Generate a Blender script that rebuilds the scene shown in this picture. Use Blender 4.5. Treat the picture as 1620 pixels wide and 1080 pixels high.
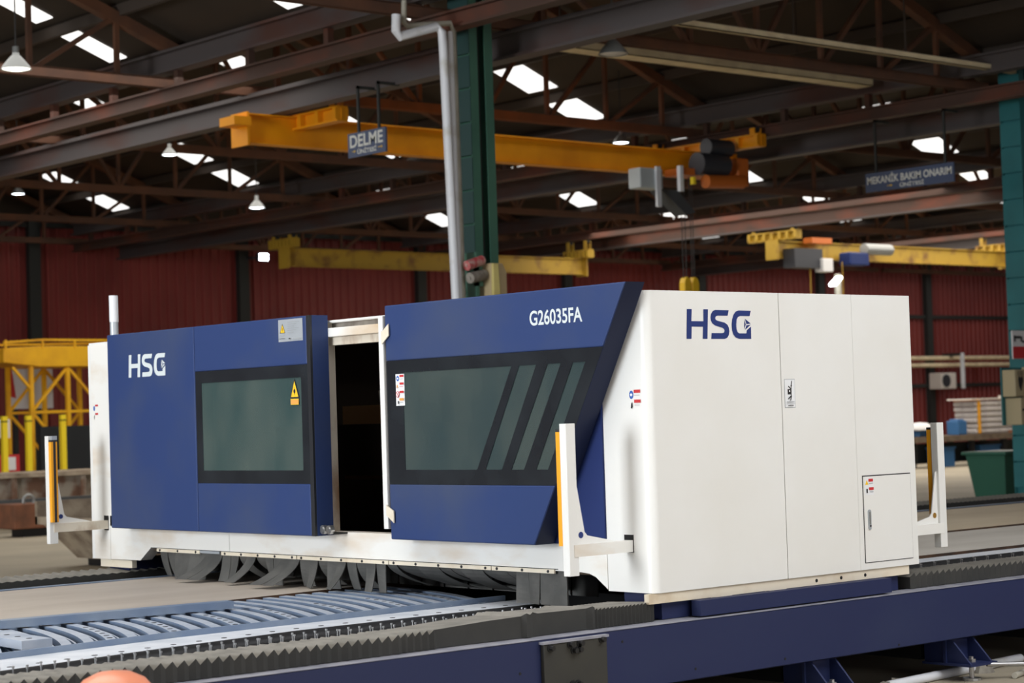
import bpy, math, random
from mathutils import Vector, Matrix
random.seed(7)
PI = math.pi
sc = bpy.context.scene
col = sc.collection
for o in list(bpy.data.objects):
    bpy.data.objects.remove(o)

# ------------------------------------------------------------------ camera
# World: X runs along the cutting bed, Y across it, Z up. Floor z = 0. The machine's near corner is at (0, 0).
F_PX, YAW, PITCH, ROLL = 3236.6, 0.8567, 0.0364, -0.0317
CAM = Vector((-8.0795, -8.1726, 1.7764))
fw = Vector((math.cos(YAW)*math.cos(PITCH), math.sin(YAW)*math.cos(PITCH), math.sin(PITCH)))
r0 = Vector((math.sin(YAW), -math.cos(YAW), 0))
u0 = r0.cross(fw)
rt = r0*math.cos(ROLL) + u0*math.sin(ROLL)
up = -r0*math.sin(ROLL) + u0*math.cos(ROLL)
cd = bpy.data.cameras.new('camera')
cam = bpy.data.objects.new('camera', cd)
col.objects.link(cam)
mw = Matrix((rt, up, -fw)).transposed().to_4x4()
mw.translation = CAM
cam.matrix_world = mw
cd.sensor_width = 36.0
cd.lens = F_PX*36.0/1620.0
cd.clip_end = 300
cd.dof.use_dof = True
cd.dof.focus_distance = 12.2
cd.dof.aperture_fstop = 3.2
sc.camera = cam

# ------------------------------------------------------------------ world, lights, exposure
w = bpy.data.worlds.new('world')
sc.world = w
w.use_nodes = True
w.node_tree.nodes['Background'].inputs[0].default_value = (0.75, 0.85, 1.0, 1)
w.node_tree.nodes['Background'].inputs[1].default_value = 0.10

def area(name, loc, direction, sx, sy, power, rgb):
    l = bpy.data.lights.new(name, 'AREA')
    l.shape = 'RECTANGLE'; l.size = sx; l.size_y = sy
    l.energy = power; l.color = rgb
    o = bpy.data.objects.new(name, l)
    o.location = loc
    o.rotation_euler = Vector(direction).to_track_quat('-Z', 'Z').to_euler()
    col.objects.link(o)
    return o
# fill lights added in two assumed gate openings, unseen behind the camera
area('rear_fill', (-5.0, -17.7, 3.2), (0.05, 1, -0.02), 17.0, 6.0, 700, (0.965, 0.98, 1.0))
area('rear_fill', (-24.6, 3.0, 3.2), (1, 0.0, -0.02), 24.0, 6.0, 15000, (0.91, 0.955, 1.0))
# overhead fill areas added below the roof to top up skylight daylight
area('overhead_fill', (-5.0, 3.0, 7.3), (0, 0, -1), 7.0, 9.0, 560, (1.0, 0.98, 0.95))
area('overhead_fill', (2.5, -7.0, 7.3), (0, 0, -1), 11.0, 7.0, 1150, (0.97, 0.98, 1.0))
area('overhead_fill', (14.0, 24.0, 6.75), (0, 0, -1), 7.0, 14.0, 560, (1.0, 0.95, 0.88))
area('overhead_fill', (36.0, 27.0, 6.75), (0, 0, -1), 14.0, 12.0, 1600, (1.0, 0.93, 0.84))
area('overhead_fill', (53.0, 35.5, 6.9), (0, 0, -1), 16.0, 9.0, 380, (1.0, 0.95, 0.9))
area('overhead_fill', (6.0, 21.0, 6.95), (0, 0, -1), 7.0, 9.0, 300, (1.0, 0.97, 0.93))

vs = sc.view_settings
vs.view_transform = 'Standard'
vs.look = 'None'
vs.gamma = 1.0
vs.use_curve_mapping = False
vs.exposure = 0.0
sc.cycles.max_bounces = 6
sc.cycles.caustics_reflective = False
sc.cycles.caustics_refractive = False

# ------------------------------------------------------------------ materials
def lin(r, g, b):
    f = lambda c: ((c/255+0.055)/1.055)**2.4 if c/255 > 0.04045 else c/255/12.92
    return (f(r), f(g), f(b), 1)

MATS = {}
def mat(name, rgb, rough=0.5, metal=0.0, rgb2=None, scale=3.0, lo=0.4, hi=0.7, stretch=(1, 1, 1), bump=0.0, spec=0.5, detail=6.0, alpha=1.0):
    m = bpy.data.materials.new(name)
    m.use_nodes = True
    nt = m.node_tree
    b = nt.nodes['Principled BSDF']
    b.inputs['Base Color'].default_value = rgb
    b.inputs['Roughness'].default_value = rough
    b.inputs['Metallic'].default_value = metal
    b.inputs['Specular IOR Level'].default_value = spec
    b.inputs['Alpha'].default_value = alpha
    if rgb2 is not None or bump:
        tc = nt.nodes.new('ShaderNodeTexCoord')
        mp = nt.nodes.new('ShaderNodeMapping')
        mp.inputs['Scale'].default_value = stretch
        nt.links.new(tc.outputs['Object'], mp.inputs['Vector'])
        n = nt.nodes.new('ShaderNodeTexNoise')
        n.inputs['Scale'].default_value = scale
        n.inputs['Detail'].default_value = detail
        nt.links.new(mp.outputs['Vector'], n.inputs['Vector'])
        if rgb2 is not None:
            cr = nt.nodes.new('ShaderNodeValToRGB')
            cr.color_ramp.elements[0].position = lo; cr.color_ramp.elements[0].color = rgb
            cr.color_ramp.elements[1].position = hi; cr.color_ramp.elements[1].color = rgb2
            nt.links.new(n.outputs['Fac'], cr.inputs['Fac'])
            nt.links.new(cr.outputs['Color'], b.inputs['Base Color'])
        if bump:
            bp = nt.nodes.new('ShaderNodeBump')
            bp.inputs['Strength'].default_value = bump
            nt.links.new(n.outputs['Fac'], bp.inputs['Height'])
            nt.links.new(bp.outputs['Normal'], b.inputs['Normal'])
    MATS[name] = m
    return m

def emit(name, rgb, strength):
    m = bpy.data.materials.new(name)
    m.use_nodes = True
    nt = m.node_tree
    b = nt.nodes['Principled BSDF']
    b.inputs['Base Color'].default_value = (0.8, 0.8, 0.8, 1)
    b.inputs['Emission Color'].default_value = rgb
    b.inputs['Emission Strength'].default_value = strength
    MATS[name] = m
    return m

mat('white_paint', lin(230, 230, 227), 0.42, rgb2=lin(226, 225, 220), scale=1.3)
mat('white_stained', lin(232, 231, 226), 0.45, rgb2=lin(200, 172, 134), scale=1.5, lo=0.48, hi=0.80, stretch=(1, 0.8, 2.2))
mat('cream_paint', lin(226, 216, 196), 0.5, rgb2=lin(196, 176, 146), scale=4.0, lo=0.5, hi=0.8)
mat('cream_rusty', lin(222, 212, 194), 0.55, rgb2=lin(150, 112, 78), scale=5.0, lo=0.5, hi=0.75, stretch=(1, 1, 0.5))
mat('blue_paint', lin(46, 63, 107), 0.5, rgb2=lin(74, 82, 98), scale=1.1, lo=0.45, hi=0.95, spec=0.2)
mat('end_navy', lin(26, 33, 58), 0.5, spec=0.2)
mat('platform_yellow', lin(252, 190, 30), 0.5, rgb2=lin(226, 160, 30), scale=2)
mat('blue_paint_dark', lin(36, 50, 100), 0.5, rgb2=lin(40, 54, 100), scale=1.5, spec=0.2)
mat('beam_blue', lin(22, 33, 74), 0.6, rgb2=lin(32, 43, 78), scale=1.6, lo=0.5, hi=0.85, stretch=(0.6, 1, 1))
mat('dusty_edge', lin(150, 150, 158), 0.7, rgb2=lin(120, 122, 134), scale=8)
mat('navy_print', lin(30, 50, 112), 0.5)
mat('white_print', lin(206, 214, 216), 0.5)
mat('black_frame', lin(34, 37, 41), 0.22, rgb2=lin(42, 46, 50), scale=3)
mat('black_trim', lin(38, 40, 44), 0.4)
mat('black_gap', lin(14, 14, 15), 0.8)
mat('black_dot', lin(20, 20, 20), 0.7)
mat('thin_line', lin(120, 118, 114), 0.7)
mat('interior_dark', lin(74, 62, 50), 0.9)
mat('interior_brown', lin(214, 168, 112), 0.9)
mat('rubber', lin(74, 74, 72), 0.75, rgb2=lin(92, 91, 88), scale=6)
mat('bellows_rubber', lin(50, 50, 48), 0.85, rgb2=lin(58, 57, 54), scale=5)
mat('bellows_lit_dust', lin(132, 128, 120), 0.9, rgb2=lin(112, 109, 102), scale=7)  # dusty top, its tone raised to paint in light from above
mat('batten_shaded', lin(34, 64, 62), 0.6)  # shade on the batten face of the column, put into the colour
mat('dark_steel', lin(46, 46, 47), 0.5, 0.5)
mat('black_steel', lin(30, 30, 30), 0.55, 0.3)
mat('bright_steel', lin(190, 190, 190), 0.3, 0.9)
mat('cover_plate', lin(52, 51, 46), 0.6, rgb2=lin(44, 44, 42), scale=3)
mat('galv_strip', lin(220, 224, 230), 0.5, 0.1, rgb2=lin(198, 204, 212), scale=5)
mat('primer_blue', lin(112, 130, 156), 0.5, 0.1, rgb2=lin(134, 148, 166), scale=3)
mat('primer_light', lin(182, 190, 202), 0.5, 0.1, rgb2=lin(150, 162, 180), scale=4)
mat('steel_plate', lin(184, 174, 162), 0.6, rgb2=lin(166, 155, 143), scale=1.4, lo=0.35, hi=0.75, stretch=(0.5, 1.6, 1), detail=8)
mat('steel_plate_grey', lin(208, 203, 194), 0.6, rgb2=lin(186, 180, 170), scale=1.4, lo=0.35, hi=0.75, stretch=(0.5, 1.6, 1), detail=8)
mat('steel_plate_tan', lin(218, 202, 174), 0.6, rgb2=lin(198, 180, 150), scale=1.2, lo=0.35, hi=0.75, stretch=(0.4, 1.4, 1), detail=8)
mat('plate_edge', lin(88, 62, 42), 0.8, rgb2=lin(48, 40, 36), scale=6)
mat('concrete', lin(176, 165, 143), 0.75, rgb2=lin(156, 146, 127), scale=0.5, lo=0.35, hi=0.7, detail=9)
mat('yellow_guard', lin(238, 166, 38), 0.4)
mat('crane_yellow', lin(238, 156, 10), 0.5, rgb2=lin(216, 136, 10), scale=1.2)
mat('old_yellow', lin(176, 142, 44), 0.6, rgb2=lin(128, 92, 40), scale=2.5, lo=0.5, hi=0.7)
mat('bright_yellow', lin(250, 220, 40), 0.5)
mat('orange_paint', lin(196, 104, 36), 0.5)
mat('red_wall', lin(140, 58, 52), 0.5, rgb2=lin(126, 50, 46), scale=0.6)
mat('wall_post', lin(44, 46, 44), 0.6)
mat('rust_beam', lin(74, 52, 42), 0.7, rgb2=lin(112, 58, 38), scale=1.0, lo=0.5, hi=0.7, stretch=(0.6, 0.6, 1))
mat('rust_truss', lin(108, 70, 48), 0.75, rgb2=lin(72, 52, 42), scale=1.4)
mat('girder_grey', lin(82, 75, 74), 0.6, rgb2=lin(84, 56, 48), scale=1.2, lo=0.5, hi=0.7, stretch=(1, 0.4, 1))
mat('roof_sheet', lin(66, 54, 43), 0.8, rgb2=lin(52, 44, 36), scale=0.5)
mat('purlin', lin(72, 62, 54), 0.75)
mat('column_green', lin(66, 106, 88), 0.5, rgb2=lin(56, 94, 80), scale=1.5)
mat('column_teal', lin(40, 112, 116), 0.5, rgb2=lin(34, 98, 102), scale=1.5)
mat('pipe_white', lin(222, 224, 228), 0.4, rgb2=lin(180, 176, 160), scale=3, lo=0.55, hi=0.8)
mat('pipe_old', lin(176, 172, 158), 0.5, rgb2=lin(140, 134, 118), scale=3)
mat('cream_tray', lin(250, 232, 192), 0.6, rgb2=lin(226, 206, 168), scale=3)
mat('lamp_shade', lin(150, 152, 150), 0.4, 0.5)
mat('sign_blue', lin(70, 82, 110), 0.5)
mat('sign_text', lin(214, 214, 206), 0.5)
mat('arrow_yellow', lin(220, 180, 70), 0.5)
mat('foam', lin(206, 192, 120), 0.8, rgb2=lin(190, 172, 110), scale=4)
mat('cardboard', lin(184, 164, 126), 0.8)
mat('cloth_grey', lin(150, 144, 134), 0.9, rgb2=lin(110, 100, 92), scale=9)
mat('cloth_red', lin(186, 70, 74), 0.9, rgb2=lin(200, 180, 170), scale=12)
mat('skip_tan', lin(176, 160, 138), 0.8, rgb2=lin(110, 92, 76), scale=3)
mat('rust_brown', lin(128, 82, 58), 0.85, rgb2=lin(100, 66, 48), scale=4)
mat('bin_dirty', lin(150, 140, 126), 0.85, rgb2=lin(112, 82, 64), scale=2.5, lo=0.45, hi=0.6)
mat('stage_black', lin(26, 30, 34), 0.8)
mat('grey_bar', lin(70, 72, 74), 0.7)
mat('blue_plastic', lin(60, 110, 160), 0.5)
mat('sky_cloth', lin(120, 160, 210), 0.8, rgb2=lin(220, 228, 236), scale=10)
mat('green_plastic', lin(44, 96, 78), 0.5)
mat('sack_white', lin(196, 190, 186), 0.85, rgb2=lin(166, 160, 158), scale=4)
mat('bench_wood', lin(120, 104, 86), 0.8, rgb2=lin(92, 78, 66), scale=4)
mat('box_beige', lin(176, 162, 128), 0.6)
mat('ac_white', lin(226, 218, 208), 0.6)
mat('paper_white', lin(226, 226, 226), 0.6)
mat('sticker_white', lin(230, 232, 234), 0.5)
mat('sticker_red', lin(196, 50, 54), 0.5)
mat('sticker_pink', lin(222, 160, 166), 0.5)
mat('sticker_blue', lin(52, 96, 176), 0.5)
mat('sticker_yellow', lin(240, 194, 40), 0.5)
mat('sticker_orange', lin(226, 160, 80), 0.5)
mat('sticker_black', lin(40, 40, 42), 0.5)
mat('sticker_grey', lin(160, 164, 168), 0.5)
mat('sticker_brass', lin(170, 130, 60), 0.4, 0.4)
mat('metal_label', lin(178, 184, 190), 0.4, 0.3)
mat('salmon', lin(230, 146, 114), 0.3)
mat('motor_dark', lin(52, 54, 60), 0.5)
mat('cabinet_grey', lin(186, 194, 196), 0.5)
mat('rope', lin(60, 58, 56), 0.7)
mat('floor_rubble', lin(150, 144, 132), 0.8, rgb2=lin(110, 104, 96), scale=8)
mat('glass', lin(58, 80, 80), 0.10, rgb2=lin(96, 106, 100), scale=2.2, lo=0.3, hi=0.85, stretch=(1, 1, 0.6), alpha=0.82)  # mottled second tone imitates reflections and haze on the dusty pane
mat('glass_large', lin(50, 68, 72), 0.10, rgb2=lin(90, 98, 92), scale=1.4, lo=0.3, hi=0.8, stretch=(1, 1, 0.6), alpha=0.82)  # paler noise patches stand in for hazy reflections
emit('skylight_glow', (1.0, 0.98, 0.95, 1), 1.6)
emit('lamp_glow', (0.86, 0.93, 1.0, 1), 9.0)
emit('lamp_glow_warm', (1.0, 0.98, 0.82, 1), 4.0)
emit('flood_glow', (0.86, 0.9, 1.0, 1), 30.0)
emit('indicator_red', (1.0, 0.1, 0.2, 1), 3.0)

# ------------------------------------------------------------------ mesh helpers
class MB:
    def __init__(s):
        s.v = []; s.f = []; s.m = []
    def poly(s, pts, faces, mi=0):
        b = len(s.v)
        s.v += [tuple(p) for p in pts]
        for f in faces:
            s.f.append([b+i for i in f]); s.m.append(mi)
        return s
    def box(s, x0, x1, y0, y1, z0, z1, mi=0):
        x0, x1 = min(x0, x1), max(x0, x1); y0, y1 = min(y0, y1), max(y0, y1); z0, z1 = min(z0, z1), max(z0, z1)
        P = [(x0,y0,z0),(x1,y0,z0),(x1,y1,z0),(x0,y1,z0),(x0,y0,z1),(x1,y0,z1),(x1,y1,z1),(x0,y1,z1)]
        return s.poly(P, [(3,2,1,0),(4,5,6,7),(0,1,5,4),(1,2,6,5),(2,3,7,6),(3,0,4,7)], mi)
    def bar(s, p, q, w, h, mi=0, upv=(0, 0, 1)):
        p = Vector(p); q = Vector(q); d = (q-p).normalized()
        a = d.cross(Vector(upv))
        if a.length < 1e-4: a = d.cross(Vector((1, 0, 0)))
        a.normalize(); b = a.cross(d).normalized()
        a *= w/2; b *= h/2
        P = [p-a-b, p+a-b, p+a+b, p-a+b, q-a-b, q+a-b, q+a+b, q-a+b]
        return s.poly(P, [(3,2,1,0),(4,5,6,7),(0,1,5,4),(1,2,6,5),(2,3,7,6),(3,0,4,7)], mi)
    def prism(s, pts, axis, a, b, mi=0):
        """pts: 2D polygon in the two other axes (in x,y,z order), extruded from a to b along axis."""
        n = len(pts)
        def mk(p, t):
            if axis == 'x': return (t, p[0], p[1])
            if axis == 'y': return (p[0], t, p[1])
            return (p[0], p[1], t)
        P = [mk(p, a) for p in pts] + [mk(p, b) for p in pts]
        F = [tuple(range(n)), tuple(range(2*n-1, n-1, -1))]
        F += [(i, (i+1) % n, n+(i+1) % n, n+i) for i in range(n)]
        return s.poly(P, F, mi)
    def cyl(s, p, q, r, n=12, mi=0, r2=None):
        p = Vector(p); q = Vector(q); d = (q-p).normalized()
        a = d.orthogonal().normalized(); b = d.cross(a)
        r2 = r if r2 is None else r2
        P = [p+(a*math.cos(2*PI*i/n)+b*math.sin(2*PI*i/n))*r for i in range(n)]
        P += [q+(a*math.cos(2*PI*i/n)+b*math.sin(2*PI*i/n))*r2 for i in range(n)]
        F = [tuple(range(n-1, -1, -1)), tuple(range(n, 2*n))]
        F += [(i, (i+1) % n, n+(i+1) % n, n+i) for i in range(n)]
        return s.poly(P, F, mi)
    def tube(s, pts, r, n=8, mi=0):
        pts = [Vector(p) for p in pts]
        rings = []; b0 = len(s.v)
        a = None
        for i, p in enumerate(pts):
            d = (pts[min(i+1, len(pts)-1)]-pts[max(i-1, 0)]).normalized()
            if a is None: a = d.orthogonal().normalized()
            a = (a-d*a.dot(d)).normalized(); b = d.cross(a)
            s.v += [tuple(p+(a*math.cos(2*PI*k/n)+b*math.sin(2*PI*k/n))*r) for k in range(n)]
        for i in range(len(pts)-1):
            for k in range(n):
                s.f.append([b0+i*n+k, b0+i*n+(k+1) % n, b0+(i+1)*n+(k+1) % n, b0+(i+1)*n+k]); s.m.append(mi)
        s.f.append([b0+k for k in range(n-1, -1, -1)]); s.m.append(mi)
        e = b0+(len(pts)-1)*n
        s.f.append([e+k for k in range(n)]); s.m.append(mi)
        return s
    def lathe(s, prof, c, n=16, mi=0):
        b0 = len(s.v); c = Vector(c)
        for (r, z) in prof:
            s.v += [(c.x+r*math.cos(2*PI*k/n), c.y+r*math.sin(2*PI*k/n), c.z+z) for k in range(n)]
        for i in range(len(prof)-1):
            for k in range(n):
                s.f.append([b0+i*n+k, b0+i*n+(k+1) % n, b0+(i+1)*n+(k+1) % n, b0+(i+1)*n+k]); s.m.append(mi)
        return s
    def mesh(s, name, mats, off=(0, 0, 0), smooth=False):
        me = bpy.data.meshes.new(name)
        me.from_pydata([(v[0]-off[0], v[1]-off[1], v[2]-off[2]) for v in s.v], [], s.f)
        for m in ([mats] if isinstance(mats, str) else mats):
            me.materials.append(MATS[m])
        me.polygons.foreach_set('material_index', s.m)
        if smooth:
            me.polygons.foreach_set('use_smooth', [True]*len(me.polygons))
        me.update()
        import bmesh
        bm = bmesh.new(); bm.from_mesh(me)
        bmesh.ops.recalc_face_normals(bm, faces=bm.faces)
        bm.to_mesh(me); bm.free()
        if smooth:
            try: me.set_sharp_from_angle(angle=math.radians(38))
            except Exception: pass
        return me
    def build(s, name, mats, parent=None, smooth=False, bevel=0.0):
        off = ROOT.get(parent.name, Vector((0, 0, 0))) if parent else Vector((0, 0, 0))
        me = s.mesh(name, mats, off, smooth)
        o = bpy.data.objects.new(name, me)
        col.objects.link(o)
        if parent:
            o.parent = parent
            ROOT[o.name] = off
        if bevel:
            b = o.modifiers.new('bevel', 'BEVEL'); b.width = bevel; b.segments = 2; b.limit_method = 'ANGLE'
        return o
ROOT = {}

def tag(o, label=None, cat=None, group=None, kind=None):
    if label: o['label'] = label
    if cat: o['category'] = cat
    if group: o['group'] = group
    if kind: o['kind'] = kind
    return o
def thing(name, loc, label, cat, group=None, kind=None):
    o = bpy.data.objects.new(name, None)
    o.location = loc; o.empty_display_size = 0.2
    col.objects.link(o)
    ROOT[o.name] = Vector(loc)
    return tag(o, label, cat, group, kind)
def solo(mb, name, mats, base, label, cat, group=None, smooth=False, bevel=0.0, kind=None):
    """a thing that is one mesh, its origin at its base"""
    me = mb.mesh(name, mats, base, smooth)
    o = bpy.data.objects.new(name, me); o.location = base
    col.objects.link(o); ROOT[o.name] = Vector(base)
    if bevel:
        b = o.modifiers.new('bevel', 'BEVEL'); b.width = bevel; b.segments = 2; b.limit_method = 'ANGLE'
    return tag(o, label, cat, group, kind)
def inst(name, me, loc, parent, rot=None):
    """another object that shares mesh data, placed at a world location under its thing"""
    o = bpy.data.objects.new(name, me)
    off = ROOT.get(parent.name, Vector((0, 0, 0))) if parent else Vector((0, 0, 0))
    o.location = Vector(loc)-off
    if rot: o.rotation_euler = rot
    col.objects.link(o); o.parent = parent
    return o
def copy_tree(o, parent=None):
    c = o.copy(); col.objects.link(c)
    if parent: c.parent = parent
    for ch in [x for x in o.children]:
        copy_tree(ch, c)
    return c
def text(name, body, frame, width, height, mname, parent, bold=0.0):
    """flat lettering: frame = (origin, right, up), scaled to width x height"""
    cu = bpy.data.curves.new(name, 'FONT'); cu.body = body; cu.offset = bold
    t = bpy.data.objects.new(name, cu); col.objects.link(t)
    dg = bpy.context.evaluated_depsgraph_get()
    me = bpy.data.meshes.new_from_object(t.evaluated_get(dg))
    bpy.data.objects.remove(t)
    xs = [v.co.x for v in me.vertices]; ys = [v.co.y for v in me.vertices]
    x0, x1, y0, y1 = min(xs), max(xs), min(ys), max(ys)
    O, R, U = [Vector(a) for a in frame]
    off = ROOT.get(parent.name, Vector((0, 0, 0)))
    for v in me.vertices:
        v.co = O + R*((v.co.x-x0)/(x1-x0)*width) + U*((v.co.y-y0)/(y1-y0)*height) - off
    me.materials.clear(); me.materials.append(MATS[mname]); me.name = name
    o = bpy.data.objects.new(name, me); col.objects.link(o); o.parent = parent
    ROOT[o.name] = off
    return o

# ------------------------------------------------------------------ hall shell
YN, YF = -18.0, 42.0            # front and back walls
XL, XR = -25.0, 68.0
V_Z, R_Z, ROW0, BAY = 7.5, 9.7, 8.6, 11.3
rows = [ROW0+BAY*k for k in range(-3, 6)]
tag(MB().box(XL, XR, YN, YF, -0.3, 0).build('floor', 'concrete'), kind='structure')

# back wall: corrugated red sheets between dark posts
wb = tag(MB().box(XL, XR, YF+0.12, YF+0.2, 0, V_Z).build('wall_back', 'red_wall'), kind='structure')
posts_x = [11.6, 18.3, 25.0, 31.6, 37.8, 44.2, 50.6, 57.0, 63.4]
for a, b in zip(posts_x[:-1], posts_x[1:]):
    mb = MB(); pr = []
    n = int((b-a)/0.28); p = (b-a)/n
    for i in range(n):
        x = a+i*p
        pr += [(x, YF+0.06), (x+p*0.55, YF+0.06), (x+p*0.65, YF), (x+p*0.9, YF)]
    pr.append((b, YF+0.06))
    P = [(x, y, 0) for x, y in pr]+[(x, y, V_Z-0.05) for x, y in pr]
    m_ = len(pr)
    mb.poly(P, [(i, i+1, m_+i+1, m_+i) for i in range(m_-1)])
    mb.build('wall_sheet', 'red_wall', wb)
for x in posts_x:
    MB().box(x-0.17, x+0.17, YF-0.22, YF-0.02, 0, V_Z).build('wall_post', 'wall_post', wb)
for z, x0, x1 in ((7.35, 11, 64), (5.15, 44, 64), (2.45, 44, 64)):
    MB().box(x0, x1, YF-0.14, YF-0.03, z-0.07, z+0.07).build('wall_rail', 'wall_post', wb)
MB().box(XL, XR, YF+0.1, YF+0.18, V_Z, R_Z+.3).build('gable_panel', 'roof_sheet', wb)
tag(MB().box(XR, XR+0.2, YN, YF, 0, V_Z).build('wall_right', 'red_wall'), kind='structure')
wf = MB().box(XL, -13.8, YN-0.2, YN, 0, V_Z).box(3.8, XR, YN-0.2, YN, 0, V_Z).box(-13.8, 3.8, YN-0.2, YN, 6.4, V_Z)
tag(wf.build('wall_front', 'red_wall'), kind='structure')
wl = MB().box(XL-0.2, XL, YN, -9.2, 0, V_Z).box(XL-0.2, XL, 15.2, YF, 0, V_Z).box(XL-0.2, XL, -9.2, 15.2, 6.4, V_Z)
tag(wl.build('wall_left', 'red_wall'), kind='structure')

# roof: a gable over each bay, sheets, purlins and translucent skylight strips
ceil = tag(MB().box(XL, XR, YN, YF, 10.2, 10.3).build('ceiling', 'roof_sheet'), kind='structure')
SKY_Y = [-9.3, -3.2, 2.9, 9.0, 15.1, 21.2, 27.3, 33.4, 39.5]
def slope_pt(xa, za, xb, zb, t): return (xa+(xb-xa)*t, za+(zb-za)*t)
for xa in rows[:-1]:
    for (x0, z0, x1, z1) in ((xa, V_Z, xa+BAY/2, R_Z), (xa+BAY/2, R_Z, xa+BAY, V_Z)):
        if x1 < XL or x0 > XR: continue
        mb = MB()
        mb.poly([(x0, YN, z0), (x1, YN, z1), (x1, YF, z1), (x0, YF, z0), (x0, YN, z0+.05), (x1, YN, z1+.05), (x1, YF, z1+.05), (x0, YF, z0+.05)],
                [(0,1,2,3),(7,6,5,4),(0,4,5,1),(1,5,6,2),(2,6,7,3),(3,7,4,0)])
        mb.build('roof_panel', 'roof_sheet', ceil)
        mb = MB()
        for t in (0.04, 0.28, 0.52, 0.76, 0.97):
            x, z = slope_pt(x0, z0, x1, z1, t)
            MB().box(x-0.04, x+0.04, YN, YF, z-0.2, z-0.03).build('purlin', 'purlin', ceil)
        for y in SKY_Y:
            if y == 15.1 and x0 > 8: continue
            near = abs(x0-(ROW0-BAY/2)) < .1
            if near and y == 21.2: y = 20.05
            for (ta, tb) in ((0.52, 0.73), (0.785, 0.955), (0.14, 0.25)):
                if x1 > x0 and z1 > z0: ta, tb = 1-tb, 1-ta
                (xa2, za2), (xb2, zb2) = slope_pt(x0, z0, x1, z1, ta), slope_pt(x0, z0, x1, z1, tb)
                mb = MB()
                hw = 0.26 if near else 0.42
                mb.poly([(xa2, y-hw, za2-.02), (xb2, y-hw, zb2-.02), (xb2, y+hw, zb2-.02), (xa2, y+hw, za2-.02),
                         (xa2, y-hw, za2-.005), (xb2, y-hw, zb2-.005), (xb2, y+hw, zb2-.005), (xa2, y+hw, za2-.005)],
                        [(0,1,2,3),(7,6,5,4),(0,4,5,1),(1,5,6,2),(2,6,7,3),(3,7,4,0)])
                mb.build('skylight_strip', 'skylight_glow', ceil)
def roof_z(x):
    t = ((x-ROW0)/BAY) % 1
    return V_Z+(R_Z-V_Z)*(1-abs(2*t-1))

# roof trusses, one spanning each bay at each column line
def make_truss():
    t = thing('roof_truss', (0, 0, 0), 'rust-brown steel roof truss spanning a bay under the dark roof', 'truss', 'roof trusses across the hall')
    zb_, zt0, zt1, L = 6.9, 7.28, 9.46, BAY
    MB().bar((0.15, -0.06, zb_), (L-0.15, -0.06, zb_), 0.03, 0.15).bar((0.15, 0.06, zb_), (L-0.15, 0.06, zb_), 0.03, 0.15).bar((0.15, 0, zb_+.06), (L-.15, 0, zb_+.06), 0.15, 0.02).build('bottom_chord', 'rust_truss', t)
    MB().bar((0.1, 0, zt0), (L/2, 0, zt1), 0.16, 0.17).build('top_chord', 'rust_truss', t)
    MB().bar((L/2, 0, zt1), (L-0.1, 0, zt0), 0.16, 0.17).build('top_chord', 'rust_truss', t)
    n = 8
    for i in range(1, n):
        x = L*i/n
        zt = zt0+(zt1-zt0)*(1-abs(2*i/n-1))
        MB().bar((x, 0, zb_), (x, 0, zt), 0.07, 0.07, upv=(0, 1, 0)).build('web_post', 'rust_truss', t)
    for i in range(0, n):
        a, b = (i, i+1) if i < n//2 else (i+1, i)
        xa_, xb_ = L*a/n, L*b/n
        zt = zt0+(zt1-zt0)*(1-abs(2*b/n-1)) if i < n//2 else zt0+(zt1-zt0)*(1-abs(2*b/n-1))
        if i in (0, n-1): continue
        MB().bar((xa_, 0, zt0+(zt1-zt0)*(1-abs(2*a/n-1))), (xb_, 0, zb_), 0.07, 0.08, upv=(0, 1, 0)).build('web_diagonal', 'rust_truss', t)
    return t
truss0 = make_truss()
first = True
for xa in rows[2:-1]:
    for y in (5.9, 11.9, 18.1, 24.2, 30.3, 36.4, 41.6):
        if y < 10 and xa > 25: continue
        t = truss0 if first else copy_tree(truss0)
        first = False
        t.location = (xa, y, 0)
        bay = {-1: 'bay left of the green column', 0: 'bay between green and teal columns', 1: 'bay right of the teal column line', 2: 'second bay beyond the teal column', 3: 'third bay beyond the teal column', 4: 'farthest bay at the right'}[round((xa-ROW0)/BAY)]
        line = {5.9: 'nearest', 11.9: 'on the column line', 18.1: 'first behind the column line', 24.2: 'second behind the column line', 30.3: 'third behind the column line', 36.4: 'last but one', 41.6: 'last, against the red wall'}[y]
        t['label'] = 'rusty roof truss %s, %s' % (line, bay)

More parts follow.
